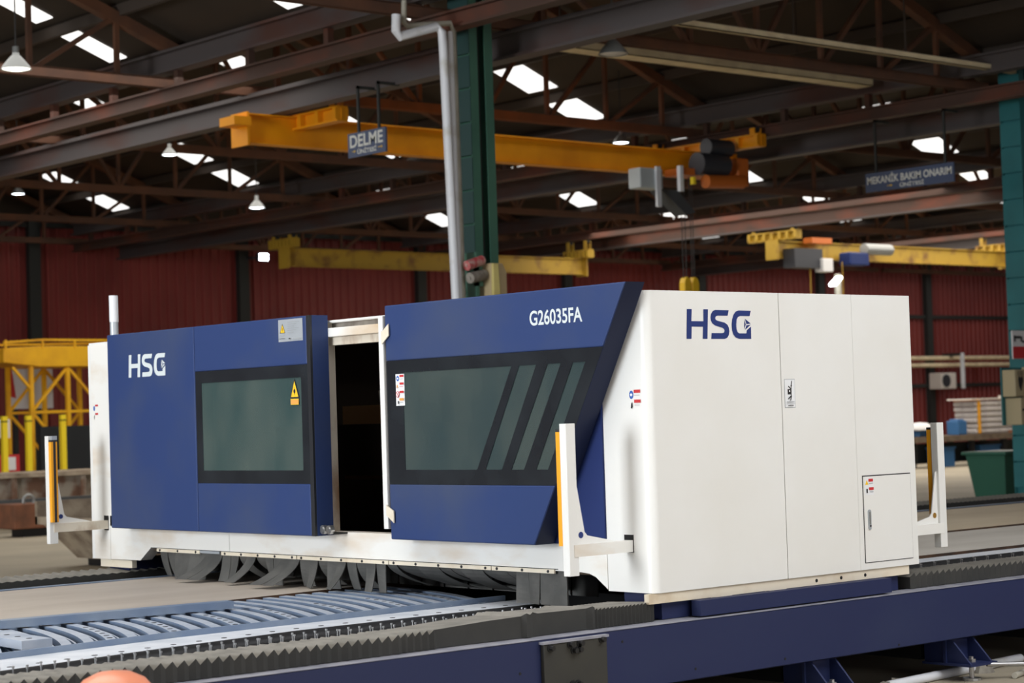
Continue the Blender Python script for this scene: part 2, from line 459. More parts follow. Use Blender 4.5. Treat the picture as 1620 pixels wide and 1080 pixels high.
# crane runway girders on both sides of every column row
for k, xr in enumerate(rows[3:7]):
    xa, xb = xr-0.55, xr+0.85
    lab = ['dark rusty double-chord runway girder passing over the front of the green column',
           'rusty brown double-chord runway girder ending over the teal column at the right',
           'distant rusty double-chord runway girder behind the long yellow bridge crane',
           'farthest rusty double-chord runway girder at the right end of the blue hoist crane'][k]
    g = thing('runway_girder', (xa, 12, 6.6), lab, 'girder', 'crane runway girders')
    MB().box(xa-.12, xa+.12, -6, 41.5, 7.05, 7.09).box(xa-.12, xa+.12, -6, 41.5, 7.34, 7.38).box(xa-.03, xa+.03, -6, 41.5, 7.09, 7.34).build('upper_chord', 'girder_grey', g)
    MB().box(xa-.11, xa+.11, -6, 41.5, 6.60, 6.63).box(xa-.11, xa+.11, -6, 41.5, 6.80, 6.83).box(xa-.03, xa+.03, -6, 41.5, 6.63, 6.80).build('lower_chord', 'rust_beam', g)
    ya = -5.0
    while ya < 41:
        MB().box(xa-.05, xa+.05, ya-.05, ya+.05, 6.83, 7.05).build('spacer_post', 'rust_beam', g)
        ya += 1.9
    lab = ['grey steel runway girder that carries the left end truck of the near yellow crane',
           'grey steel runway girder that carries the right end truck of the near yellow crane',
           'distant brown runway girder crossing behind the hanging hoist',
           'farthest grey runway girder, deep in the hall at the right'][k]
    g = thing('runway_girder', (xb, 12, 6.43), lab, 'girder', 'crane runway girders')
    MB().box(xb-.13, xb+.13, -6, 41.5, 6.43, 6.47).build('bottom_flange', 'girder_grey', g)
    MB().box(xb-.025, xb+.025, -6, 41.5, 6.47, 6.75).build('web', ['girder_grey', 'girder_grey', 'rust_beam', 'girder_grey'][k], g)
    MB().box(xb-.13, xb+.13, -6, 41.5, 6.75, 6.79).box(xb-.03, xb+.03, -6, 41.5, 6.79, 6.84).build('top_flange', 'girder_grey', g)

# ------------------------------------------------------------------ columns
def column(x, y, mname, bname, label):
    c = thing('steel_column', (x, y, 0), label, 'column')
    for s in (-1, 1):
        mb = MB()
        xc = x+s*0.125
        mb.box(xc-.065, xc+.065, y-.20, y-.185, 0, 7.5).box(xc-.065, xc+.065, y+.185, y+.20, 0, 7.5).box(xc-.012, xc+.012, y-.185, y+.185, 0, 7.5)
        mb.build('column_member', mname, c)
    MB().box(x-.06, x+.06, y-.09, y+.2, 0, 7.5).build('web_plate', 'wall_post', c)
    z = 0.35
    while z < 7.0:
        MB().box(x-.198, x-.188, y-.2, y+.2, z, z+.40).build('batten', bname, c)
        z += 0.43
    MB().box(x-.3, x+.3, y-.3, y+.3, 0, .03).build('base_plate', mname, c)
    return c
column(8.6, 11.7, 'column_green', 'batten_shaded', 'green built-up steel column behind the machine with white pipes beside it')
column(20.32, 11.7, 'column_teal', 'column_teal', 'teal built-up steel column at the right edge with signs and fuse boxes')
# rolls and foam block tied to the green column
def pipe(name, pts, r, mname, label):
    base = min((Vector(p) for p in pts), key=lambda p: p.z)
    return solo(MB().tube(pts, r, 12), name, mname, base, label, 'pipe', smooth=True)
pipe('downpipe', [(7.70, 11.0, 0.0), (7.66, 11.0, 3.25), (7.58, 11.0, 6.30), (7.57, 11.0, 6.46), (7.50, 11.02, 6.53), (6.95, 11.05, 6.36), (6.90, 11.05, 6.42), (6.91, 11.05, 6.62)], 0.056, 'pipe_white', 'thick white downpipe running up left of the green column')
pipe('conduit_pipe', [(7.79, 11.05, 0.0), (7.76, 11.05, 3.3), (7.74, 11.05, 6.5)], 0.032, 'pipe_white', 'thin white conduit right beside the thick downpipe')
pipe('conduit_pipe', [(7.90, 11.12, 0.0), (7.87, 11.12, 3.6), (7.85, 11.12, 6.52), (7.80, 11.12, 6.62), (7.12, 11.12, 6.52), (7.08, 11.12, 6.56), (7.09, 11.12, 6.82)], 0.034, 'pipe_old', 'old grey conduit against the green column bending left at its top')
br = thing('cable_bracket', (8.1, 11.35, 3.35), 'small steel bracket on the green column holding two cloth rolls', 'bracket')
MB().box(8.0, 8.45, 11.2, 11.5, 3.30, 3.33).box(8.0, 8.45, 11.45, 11.5, 3.3, 3.75).build('bracket_plate', 'column_green', br)
solo(MB().cyl((7.80, 10.95, 3.62), (8.09, 11.0, 3.70), 0.062, 14).cyl((7.79, 10.95, 3.618), (7.80, 10.95, 3.62), 0.02, 8), 'cloth_roll', 'cloth_red', (7.95, 11.0, 3.6), 'red and white striped roll, upper one on the green column bracket', 'roll', smooth=True)
solo(MB().cyl((7.83, 10.93, 3.47), (8.12, 11.0, 3.52), 0.068, 14).cyl((7.82, 10.93, 3.468), (7.83, 10.93, 3.47), 0.02, 8), 'cloth_roll', 'cloth_grey', (7.95, 11.0, 3.45), 'grey roll under the red and white roll on the column bracket', 'roll', smooth=True)
fb = MB().prism([(8.13, 3.2), (8.40, 3.2), (8.40, 3.55), (8.34, 3.66), (8.16, 3.66)], 'y', 10.9, 11.15)
fb.prism([(8.14, 3.2), (8.26, 3.2), (8.24, 3.655), (8.15, 3.655)], 'y', 10.86, 10.9, 1)
solo(fb, 'foam_block', ['cardboard', 'foam'], (8.27, 11.0, 3.2), 'yellow foam and cardboard block tied to the front of the green column', 'block', bevel=0.01)
MB().box(7.86, 8.45, 10.85, 11.5, 3.15, 3.2).box(8.0, 8.04, 11.0, 11.3, 3.2, 3.8).box(8.0, 8.1, 11.0, 11.06, 3.56, 3.62).box(8.0, 8.1, 11.0, 11.06, 3.38, 3.44).build('shelf_plate', 'column_green', br)

# signs and boxes on the teal column
sg = thing('warning_sign', (19.700, 11.44, 2.4), 'white and red warning sign on the teal column', 'sign')
MB().box(19.620, 20.020, 11.47, 11.49, 2.44, 2.90).build('sign_panel', 'paper_white', sg)
MB().box(19.625, 20.015, 11.464, 11.47, 2.445, 2.64).build('red_band', 'sticker_red', sg)
gm = MB()
for (a, b, c_, d) in ((19.660, 19.700, 2.72, 2.82), (19.700, 19.840, 2.77, 2.81), (19.840, 19.880, 2.72, 2.80), (19.880, 19.940, 2.70, 2.74)):
    gm.box(a, b, 11.463, 11.469, c_, d)
gm.build('printed_mark', 'sticker_black', sg)
fbx = thing('fuse_box', (19.550, 11.3, 1.75), 'beige upper fuse box with a black heart-like mark on the teal column', 'fuse box')
MB().box(19.270, 19.600, 11.2, 11.45, 1.83, 2.26).build('box_body', 'box_beige', fbx, bevel=0.015)
hm = MB().prism([(19.350, 2.10), (19.370, 2.17), (19.410, 2.12), (19.450, 2.17), (19.480, 2.10), (19.450, 2.0), (19.415, 1.92), (19.370, 2.0)], 'y', 11.195, 11.2)
hm.box(19.350, 19.365, 11.195, 11.2, 2.17, 2.24).box(19.410, 19.425, 11.195, 11.2, 2.17, 2.24).box(19.460, 19.475, 11.195, 11.2, 2.17, 2.24)
hm.build('painted_mark', 'sticker_black', fbx)
fbx = thing('fuse_box', (19.550, 11.3, 1.35), 'beige lower fuse box with small white labels on the teal column', 'fuse box')
MB().box(19.330, 19.750, 11.15, 11.45, 1.38, 1.81).build('box_body', 'box_beige', fbx, bevel=0.015)
for (a, b, c_, d) in ((19.450, 19.510, 1.70, 1.78), (19.530, 19.630, 1.70, 1.78), (19.450, 19.570, 1.62, 1.67), (19.450, 19.570, 1.52, 1.58)):
    MB().box(a, b, 11.144, 11.15, c_, d).build('label_plate', 'paper_white', fbx)
MB().cyl((19.380, 11.15, 1.62), (19.380, 11.12, 1.62), 0.02, 10).build('knob', 'sticker_black', fbx)
fbx = thing('fuse_box', (19.850, 11.3, 1.4), 'tall beige cabinet right of the two fuse boxes at the frame edge', 'fuse box')
MB().box(19.780, 20.150, 11.2, 11.44, 1.4, 2.3).build('box_body', 'box_beige', fbx, bevel=0.015)
MB().box(19.810, 19.830, 11.18, 11.2, 1.75, 1.95).build('handle', 'sticker_black', fbx)

MB().box(19.26, 20.4, 11.45, 11.475, 1.38, 2.30).box(19.64, 20.4, 11.49, 11.51, 2.44, 2.90).build('mounting_board', 'column_teal', bpy.data.objects['steel_column.001'])
# ------------------------------------------------------------------ hanging signs
def hang_sign(x, y0, y1, z0, z1, zt, lines, label):
    s = thing('hanging_sign', (x, (y0+y1)/2, z0), label, 'sign')
    p = MB().box(x-.015, x+.015, y0, y1, z0, z1).build('sign_panel', 'sign_blue', s)
    for yy in (y0+.2, y1-.2):
        MB().box(x+.02, x+.05, yy-.02, yy+.02, z0+.1, zt).box(x+.02, x+.40, yy-.02, yy+.02, zt-.04, zt).build('hanger', 'wall_post', s)
    for (t, ya, zc, wd, ht) in lines:
        text('lettering', t, ((x-.018, ya, zc), (0, -1, 0), (0, 0, 1)), wd, ht, 'sign_text', p, 0.024)
    return s, p
s1, p1 = hang_sign(9.0, 14.03, 14.90, 5.46, 5.80, 6.46, [('DELME', 14.85, 5.595, 0.76, 0.175), ('ÜNİTESİ', 14.68, 5.495, 0.44, 0.08)], 'small blue hanging sign reading DELME in front of the yellow crane')
for (ya, yb) in ((14.80, 14.72), (14.20, 14.10)):
    MB().prism([(ya, 5.535), (ya, 5.545), (yb+.03, 5.545), (yb+.03, 5.56), (yb, 5.54), (yb+.03, 5.52), (yb+.03, 5.535)], 'x', 8.98, 8.983).build('arrow', 'arrow_yellow', p1)
s2, p2 = hang_sign(19.3, 12.24, 14.08, 5.38, 5.70, 6.60, [('MEKANİK BAKIM ONARIM', 14.04, 5.51, 1.76, 0.165), ('ÜNİTESİ', 13.35, 5.405, 0.50, 0.085)], 'long blue hanging sign reading MEKANİK BAKIM ONARIM')
MB().prism([(13.62, 5.45), (13.62, 5.46), (13.55, 5.46), (13.55, 5.475), (13.50, 5.455), (13.55, 5.435), (13.55, 5.45)], 'x', 19.28, 19.283).build('arrow', 'arrow_yellow', p2)

# cable trays crossing the bay
def tray(x0, x1, y, z, wd, ht, label):
    t = thing('cable_tray', ((x0+x1)/2, y, z), label, 'cable tray')
    MB().box(x0, x1, y-wd/2, y+wd/2, z, z+.015).box(x0, x1, y-wd/2, y-wd/2+.015, z, z+ht).box(x0, x1, y+wd/2-.015, y+wd/2, z, z+ht).build('tray_channel', 'cream_tray', t)
    x = x0+.8
    while x < x1:
        MB().bar((x, y, z+.01), (x, y, roof_z(x)), 0.02, 0.02, upv=(0, 1, 0)).build('hanger_rod', 'purlin', t)
        x += 2.6
tray(11.2, 20.0, 11.5, 7.10, 0.10, 0.09, 'thin cream cable tray, upper of two crossing the top right')
tray(11.2, 18.9, 13.7, 7.10, 0.35, 0.13, 'wide cream cable tray behind the grey dome lamp')

# ------------------------------------------------------------------ lamps
def lamp(loc, r, lit, label, shade='lamp_shade', tilt=None, hang=True):
    x, y, z = loc
    l = thing('pendant_lamp', loc, label, 'lamp')
    MB().lathe([(r*.22, r*.95), (r*.3, r*.9), (r*.55, r*.62), (r*.85, r*.25), (r, 0), (r*.97, 0.0), (r*.8, r*.26), (r*.5, r*.6), (r*.25, r*.8)], loc, 20).build('lamp_shade', shade, l, smooth=True)
    MB().lathe([(0.001, 0), (r*.25, r*-.06), (r*.6, r*-.02), (r*.9, r*.06)], loc, 16).build('diffuser', lit, l, smooth=True)
    MB().cyl((x, y, z+r*.9), (x, y, z+r*1.5), r*.22, 10).build('lamp_housing', shade, l)
    if hang:
        MB().cyl((x, y, z+r*1.5), (x, y, roof_z(x)), .012, 6).build('hanger_rod', 'rope', l)
    if tilt: l.rotation_euler = tilt
    return l
lamp((5.10, 17.2, 6.72), .21, 'lamp_glow_warm', 'large olive dome lamp at the top left corner')
lamp((10.93, 22.8, 6.55), .14, 'lamp_glow', 'white lit dome lamp below the runway, left of the yellow crane')
lamp((18.3, 19.0, 6.77), .16, 'lamp_glow', 'white lit dome lamp just above the middle of the yellow crane')
lamp((10.6, 11.16, 6.50), .20, 'ac_white', 'unlit grey dome lamp in front of the wide cream tray')
lamp((16.7, 28.7, 6.44), .18, 'lamp_glow', 'lit dome lamp low over the left red wall, right of centre')
lamp((13.6, 33.6, 7.1), .16, 'lamp_glow', 'lit dome lamp at the far left edge under the runway girder')
lamp((31.4, 26.2, 6.72), .15, 'lamp_glow', 'small lit dome lamp below the white hoist, right half of the hall')
fl = thing('flood_light', (25.4, 41.4, 6.5), 'bright bluish flood light shining beside a dark wall post', 'lamp')
MB().box(25.25, 25.60, 41.40, 41.55, 6.5, 6.75).build('lamp_housing', 'motor_dark', fl, bevel=.01)
MB().box(25.28, 25.57, 41.38, 41.40, 6.53, 6.72).build('lamp_lens', 'flood_glow', fl)
MB().box(25.1, 25.3, 41.5, 41.8, 6.58, 6.64).build('lamp_arm', 'motor_dark', fl)
fl = thing('street_lamp', (38.6, 31.0, 4.5), 'white lamp post with a tilted lit head above the machine top right', 'lamp')
MB().cyl((38.65, 31.0, 0), (38.65, 31.0, 5.65), .10, 12).build('lamp_pole', 'pipe_old', fl, smooth=True)
MB().bar((38.60, 30.9, 5.55), (38.15, 30.8, 5.30), .22, .08).build('lamp_head', 'lamp_glow', fl, bevel=.02)

# ------------------------------------------------------------------ overhead cranes
def crane(y, xa, xb, zt, mname, label, trucks, tl0=1.2, tl1=1.6, loc_label_group='overhead bridge cranes'):
    c = thing('bridge_crane', ((xa+xb)/2, y, zt-.45), label, 'crane', loc_label_group)
    z0, z1 = zt-.45, zt
    MB().box(xa, xb, y-.11, y+.11, z0, z0+.025).build('bottom_flange', mname, c)
    MB().box(xa, xb, y-.05, y+.05, z0+.025, z1-.025).build('bridge_web', mname, c)
    MB().box(xa, xb, y-.12, y+.12, z1-.025, z1).build('top_flange', mname, c)
    for x, zr, dz in trucks:
        z1 = zt+dz
        t = MB().box(x-.10, x+.10, y-tl0, y+tl1, z1, z1+.03).box(x-.10, x+.10, y-tl0, y+tl1, z1+.20, z1+.23).box(x-.02, x+.02, y-tl0, y+tl1, z1+.03, z1+.2).build('end_truck', mname, c)
        for i in range(7):
            yy = y-tl0+.05+i*(tl0+tl1-.1)/6
            MB().box(x-.12, x+.12, yy-.04, yy+.04, z1+.03, z1+.2).build('stiffener', mname, t)
        for yy in (y-tl0+.15, y+tl1-.2):
            MB().cyl((x-.07, yy, zr-.04), (x+.07, yy, zr-.04), .05, 14).build('wheel', 'motor_dark', t, smooth=True)
            for xs in (x-.08, x+.08): MB().box(xs-.01, xs+.01, yy-.06, yy+.06, z1+.2, zr-.02).build('suspension_plate', mname, t)
    z1 = zt
    MB().box(xa-.02, xa+.02, y-.22, y+.22, z0-.05, z1).build('end_plate', mname, c)
    MB().box(xb-.02, xb+.02, y-.22, y+.22, z0-.05, z1).build('end_plate', mname, c)
    return c
c1 = crane(17.4, 8.85, 19.45, 6.42, 'crane_yellow', 'long orange-yellow bridge crane crossing behind the green column', ((9.86, 6.78, -.20), (19.07, 6.78, 0)))
MB().box(8.55, 8.85, 17.1, 17.5, 6.2, 6.33).build('buffer', 'crane_yellow', c1)
MB().box(9.7, 9.75, 17.25, 17.29, 6.53, 6.57).build('signal_light', 'indicator_red', c1)
# hoist on its right end
MB().box(16.55, 17.1, 16.75, 17.05, 5.62, 5.97).build('control_cabinet', 'cabinet_grey', c1, bevel=.02)
MB().box(16.9, 17.0, 16.70, 16.75, 5.3, 6.0).build('cabinet_bracket', 'pipe_white', c1)
MB().box(17.5, 17.58, 16.72, 16.8, 5.6, 6.05).build('cabinet_bracket', 'pipe_white', c1)
MB().prism([(17.1, 5.62), (17.5, 5.62), (17.95, 5.25), (17.7, 5.2)], 'y', 16.8, 17.1).build('cable_guide', 'grey_bar', c1)
MB().cyl((17.9, 16.7, 6.10), (18.6, 16.7, 6.10), .20, 18).build('hoist_motor', 'motor_dark', c1, smooth=True)
MB().cyl((18.2, 16.75, 6.42), (18.8, 16.75, 6.42), .15, 18).build('travel_motor', 'motor_dark', c1, smooth=True)
MB().cyl((18.0, 16.6, 5.78), (18.95, 16.6, 5.82), .12, 18).build('rope_drum', 'orange_paint', c1, smooth=True)
MB().box(17.6, 19.0, 16.75, 17.2, 5.9, 6.02).build('trolley_frame', 'orange_paint', c1)
MB().box(18.85, 19.15, 16.6, 17.0, 5.75, 6.25).build('gearbox', 'orange_paint', c1, bevel=.03)
for (x, s) in ((17.7, .06), (18.05, .09)):
    MB().box(x, x+s, 16.60, 16.68, 5.72, 5.85).build('limit_switch', 'bright_yellow', c1)
for dx in (17.78, 17.86, 18.0, 18.06):
    MB().cyl((dx, 17.0, 4.1), (dx, 17.0, 5.9), .008, 5).build('hoist_rope', 'rope', c1)
hk = MB()
for cx_ in (17.82, 18.02):
    hk.prism([(cx_-.085, 3.75), (cx_+.085, 3.75), (cx_+.085, 4.02), (cx_+.055, 4.10), (cx_, 4.13), (cx_-.055, 4.10), (cx_-.085, 4.02)], 'y', 16.93, 17.07)
hk.box(17.84, 18.0, 16.96, 17.04, 3.72, 3.9)
hb = hk.build('hook_block', 'sticker_yellow', c1, bevel=.015)
MB().tube([(17.915, 17, 3.75), (17.915, 17, 3.65), (17.98, 17, 3.57), (17.95, 17, 3.5), (17.88, 17, 3.49), (17.84, 17, 3.54)], .03, 8).build('hook', 'dark_steel', hb, smooth=True)
c2 = crane(33.5, 20.7, 30.7, 6.09, 'old_yellow', 'old dirty-yellow bridge crane beam in front of the far red wall', ((20.75, 6.42, 0), (30.65, 6.59, 0)), .45, .6)
c3 = crane(27.5, 31.9, 42.0, 6.12, 'old_yellow', 'distant yellow bridge crane with a blue hoist at the right', ((32.05, 6.42, 0), (41.95, 6.59, 0)), .8, .9)
MB().box(32.9, 33.7, 27.0, 27.3, 6.05, 6.2).build('end_drive', 'orange_paint', c3)
MB().cyl((35.0, 27.0, 5.95), (36.1, 27.0, 5.95), .15, 14).build('hoist_motor', 'lamp_shade', c3, smooth=True)
MB().box(34.3, 35.1, 26.9, 27.3, 5.5, 5.85).build('hoist_body', 'blue_paint_dark', c3, bevel=.04)
MB().box(33.2, 33.6, 26.9, 27.2, 5.3, 5.65).build('control_cabinet', 'paper_white', c3, bevel=.02)
MB().box(32.2, 33.3, 27.0, 27.4, 5.4, 5.9).build('trolley_frame', 'motor_dark', c3)
for x in (32.9, 34.2):
    MB().cyl((x, 27.1, 3.4), (x, 27.1, 5.6), .015, 6).build('hoist_rope', 'old_yellow', c3)

# ------------------------------------------------------------------ decals and logo
def decal(name, parent, O, R, U, items, label=None):
    """flat printed sticker: O = top-left corner, items drawn in metres right/down from it"""
    O, R, U = Vector(O), Vector(R), Vector(U); N = R.cross(U)
    mats = []; mb = MB()
    for i, it in enumerate(items):
        kind, mname = it[0], it[1]
        if mname not in mats: mats.append(mname)
        d = 0.0012+0.0006*i
        if kind == 'rect':
            x0, y0, x1, y1 = it[2:]
            pts = [(x0, y0), (x1, y0), (x1, y1), (x0, y1)]
        elif kind == 'disc':
            cx, cy, rx, ry = it[2:]
            pts = [(cx+rx*math.cos(2*PI*k/16), cy+ry*math.sin(2*PI*k/16)) for k in range(16)]
        else:
            pts = it[2]
        P = [O+R*x-U*y+N*d for x, y in pts]
        Q = [O+R*x-U*y-N*0.0005 for x, y in pts] if i == 0 else []
        mb.poly(P, [tuple(range(len(P)))], mats.index(mname))
        if Q:
            n = len(P)
            mb.poly(P+Q, [(k, (k+1) % n, n+(k+1) % n, n+k) for k in range(n)], 0)
    o = mb.build(name, mats, parent)
    if label: o['label'] = label
    return o
LOGO = [
 [(265,190),(340,190),(328,382),(517,382),(522,190),(595,190),(572,665),(497,665),(507,470),(330,470),(320,665),(245,665)],
 [(710,197),(925,200),(905,290),(745,290),(715,303),(705,330),(713,356),(738,371),(855,402),(898,436),(920,488),(925,540),(914,602),(888,646),(846,665),(632,665),(640,572),(808,572),(838,561),(848,532),(840,504),(812,484),(702,451),(657,417),(634,368),(630,318),(642,262),(668,218)],
 [(1085,202),(1285,205),(1262,292),(1108,292),(1071,309),(1049,350),(1040,430),(1042,500),(1056,552),(1084,575),(1200,575),(1207,524),(1279,462),(1275,665),(1080,665),(1022,641),(986,592),(968,522),(965,430),(975,350),(1000,272),(1036,220)],
 [(1182,335),(1276,412),(1207,424)],
 [(1174,350),(1195,430),(1166,505)],
 [(1205,442),(1276,432),(1180,518)],
]
def logo(parent, O, R, U, wd, ht, mname):
    O, R, U = Vector(O), Vector(R), Vector(U); N = R.cross(U)
    mb = MB()
    for pl in LOGO:
        P = [O+R*((x-245)/1040*wd)+U*((665-y)/475*ht)+N*.0015 for x, y in pl]
        mb.poly(P, [tuple(range(len(P)))])
    o = mb.build('logo_lettering', mname, parent)
    return o

# ------------------------------------------------------------------ the cutting bed
bed = thing('cutting_bed', (0, 3.1, 0), 'long dark blue machine bed with rails, black bellows and feet under the white gantry', 'machine bed')
XA, XB = -5.2, 24.0
sb = MB().box(XA, XB, -.10, -.088, .27, .60).box(XA, XB, -.10, .22, .588, .60).box(XA, XB, -.10, .22, .27, .282).box(XA, XB, .2, .22, .27, .6).build('side_beam', 'beam_blue', bed, bevel=.006)
MB().box(XA, XB, -.098, .06, .600, .603).build('beam_top_strip', 'dusty_edge', sb)
MB().box(XA, XB, .06, .42, .600, .604).build('rail_base', 'black_steel', bed)
MB().box(XA, XB, .22, 6.1, .30, .34).build('bed_pan', 'black_steel', bed)
MB().box(XA, XB, .42, .46, .34, .66).build('trough_wall', 'black_steel', bed)
MB().box(XA, XB, .46, 1.02, .46, .50).build('trough_floor', 'black_steel', bed)
MB().box(XA, XB, 1.06, 1.10, .34, .60).build('inner_wall', 'dark_steel', bed)
EDGE = [(-5.2, .68), (-3.6, .90), (-2.5, 1.08), (-1.6, 1.19), (-.8, 1.20), (.35, 1.18)]
def edge_y(x):
    for (xa_, ya_), (xb_, yb_) in zip(EDGE[:-1], EDGE[1:]):
        if x <= xb_: return ya_+(yb_-ya_)*(x-xa_)/(xb_-xa_)
    return EDGE[-1][1]
MB().tube([(x, y-.02, .588) for x, y in EDGE], .05, 14).build('edge_tube', 'dark_steel', bed, smooth=True)
MB().prism(EDGE+[(.35, 1.50), (-1.6, 1.58), (-2.5, 1.50), (-3.6, 1.36), (-5.2, 1.15)], 'z', .622, .634).build('edge_flange', 'galv_strip', bed)
MB().cyl((2.2, 1.03, .595), (XB, 1.03, .595), .045, 14).build('edge_tube', 'dark_steel', bed, smooth=True)
MB().box(2.2, XB, 1.08, 1.30, .622, .634).build('edge_flange', 'galv_strip', bed)
hm = MB().cyl((0, 0, 0), (0, 0, .0015), .016, 12).mesh('flange_hole', 'black_dot')
x = -4.6
while x < 0.1:
    inst('flange_hole', hm, (x, edge_y(x)+.09, .634), bed); x += .17
# far side of the bed
MB().box(XA, XB, 6.08, 6.40, .27, .60).build('side_beam', 'beam_blue', bed)
MB().box(XA, XB, 5.40, 5.44, .34, .64).build('inner_wall', 'beam_blue', bed)
MB().box(XA, XB, 5.36, 5.44, .640, .646).build('edge_flange', 'primer_blue', bed)
MB().box(XA, XB, 5.44, 5.75, .46, .5).build('trough_floor', 'black_steel', bed)
# bellows along the rails: folded rubber covers
def bellows(x0, x1, y_in, y_out, z0, z1, pitch, depth, tooth, name='rail_bellows'):
    mb = MB()
    n = max(2, int(abs(x1-x0)/pitch)); p = (x1-x0)/n
    top = []; s = 1 if y_out > y_in else -1
    out = []
    for i in range(n):
        out += [(x0+p*i, y_out-s*depth), (x0+p*(i+.5), y_out)]
    out.append((x1, y_out-s*depth))
    m = len(out)
    P = [(x, y, z1 if i % 2 else z1-tooth) for i, (x, y) in enumerate(out)] + [(x, y_in, z1-.018-(0 if i % 2 else tooth*.4)) for i, (x, y) in enumerate(out)]
    P += [(x, y, z0) for x, y in out] + [(x, y_in, z0) for x, y in out]
    F = []; T = []
    for i in range(m-1):
        T += [(i, i+1, m+i+1, m+i)]
        F += [(2*m+i, 2*m+i+1, i+1, i), (3*m+i, 3*m+i+1, m+i+1, m+i)]
    F += [(0, m, 3*m, 2*m), (m-1, 2*m-1, 4*m-1, 3*m-1)]
    mb.poly(P, F)
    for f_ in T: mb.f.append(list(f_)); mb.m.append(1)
    return mb.build(name, ['bellows_rubber', 'bellows_lit_dust'], bed)
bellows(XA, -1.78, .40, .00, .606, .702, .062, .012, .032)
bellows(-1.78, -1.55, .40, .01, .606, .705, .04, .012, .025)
# stretched cover with two folded joints
mb = MB()
prof = [(-1.55, .04, .70), (-1.2, .03, .715), (-.98, .02, .72), (-.96, -.005, .735), (-.93, .0, .725), (-.90, .015, .735), (-.86, .02, .725), (-.5, .03, .72), (-.47, .01, .73), (-.44, .025, .72)]
P = []; m = len(prof)
for x, y, z_ in prof: P += [(x, y, z_), (x, .40, z_-.015), (x, y, .606), (x, .40, .606)]
F = []
for i in range(m-1):
    a, b = 4*i, 4*i+4
    F += [(a+2, b+2, b, a), (a+3, b+3, b+1, a+1)]
mb.poly(P, F+[(0, 1, 3, 2)])
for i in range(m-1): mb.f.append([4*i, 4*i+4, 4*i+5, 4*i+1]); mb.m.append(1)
mb.build('bellows_cover', ['bellows_rubber', 'bellows_lit_dust'], bed)
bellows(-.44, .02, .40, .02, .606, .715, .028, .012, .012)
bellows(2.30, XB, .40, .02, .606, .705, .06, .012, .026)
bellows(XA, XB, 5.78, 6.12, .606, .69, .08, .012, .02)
# rack pins standing in the trough
pm = MB().cyl((0, 0, 0), (0, 0, .043), .0035, 6).cyl((0, 0, .043), (0, 0, .052), .0065, 6).mesh('rack_pin', 'bright_steel')
x = -4.4; i = 0
while x < -.25:
    inst('rack_pin', pm, (x, .60+.07*(i % 2), .632+random.uniform(-.006, .006)), bed); x += .036; i += 1
x = 2.7; i = 0
while x < 8:
    inst('rack_pin', pm, (x, .60+.07*(i % 2), .632), bed); x += .075; i += 1
MB().box(XA, XB, .56, .72, .50, .632).build('rack_rail', 'black_steel', bed)
# access plate with bolts on the side beam
cp = MB().box(-.955, -.50, -.128, -.10, .28, .577).build('access_plate', 'cover_plate', bed, bevel=.004)
MB().box(-.965, -.49, -.135, -.10, .577, .590).build('plate_ledge', 'dusty_edge', cp)
bm_ = MB().cyl((0, 0, 0), (0, -.03, 0), .014, 8).cyl((0, 0, 0), (0, -.006, 0), .022, 10).mesh('bolt', 'dark_steel')
for (bx, bz) in ((-.91, .555), (-.77, .562), (-.70, .562), (-.745, .528), (-.71, .53), (-.54, .568), (-.76, .35), (-.72, .35)):
    inst('bolt', bm_, (bx, -.128, bz), cp)
hd = MB().cyl((0, 0, 0), (0, -.002, 0), .008, 8).mesh('bolt_hole', 'black_dot')
for (bx, bz) in ((-1.10, .44), (-.36, .535), (.20, .33), (.95, .31), (2.0, .29), (-1.9, .40)):
    inst('bolt_hole', hd, (bx, -.10, bz), sb)
# feet with gussets and levelling bolts
for k in range(-4, 16):
    fx = 1.335+1.36*k
    f = MB().box(fx-.12, fx+.12, -.02, .16, .255, .27).build('foot', 'beam_blue', bed)
    MB().prism([(-.095, .27), (-.075, .27), (-.16, .118), (-.18, .118)], 'y', 0, 1).v and None
    for sgn in (-1, 1):
        MB().poly([(fx+sgn*.10, -.06, .26), (fx+sgn*.115, -.06, .26), (fx+sgn*.115, .16, .26), (fx+sgn*.10, .16, .26),
                   (fx+sgn*.10, -.20, .115), (fx+sgn*.115, -.20, .115), (fx+sgn*.115, .16, .115), (fx+sgn*.10, .16, .115)],
                  [(0,1,2,3),(7,6,5,4),(0,4,5,1),(1,5,6,2),(2,6,7,3),(3,7,4,0)]).build('gusset', 'beam_blue', f)
    MB().box(fx-.13, fx+.13, -.02, .0, .115, .26).build('foot_web', 'beam_blue', f)
    MB().box(fx-.14, fx+.14, -.22, .16, .10, .115).build('foot_plate', 'beam_blue', f)
    MB().cyl((fx, -.12, 0), (fx, -.12, .15), .016, 8).cyl((fx, -.12, .115), (fx, -.12, .135), .03, 6).cyl((fx, -.12, 0), (fx, -.12, .015), .06, 12).build('levelling_bolt', 'bright_steel', f)
    MB().box(fx-.1, fx+.1, .2, 6.1, .12, .30).build('cross_member', 'black_steel', f)
    MB().box(fx-.1, fx+.1, 6.1, 6.35, 0, .27).build('far_leg', 'black_steel', f)

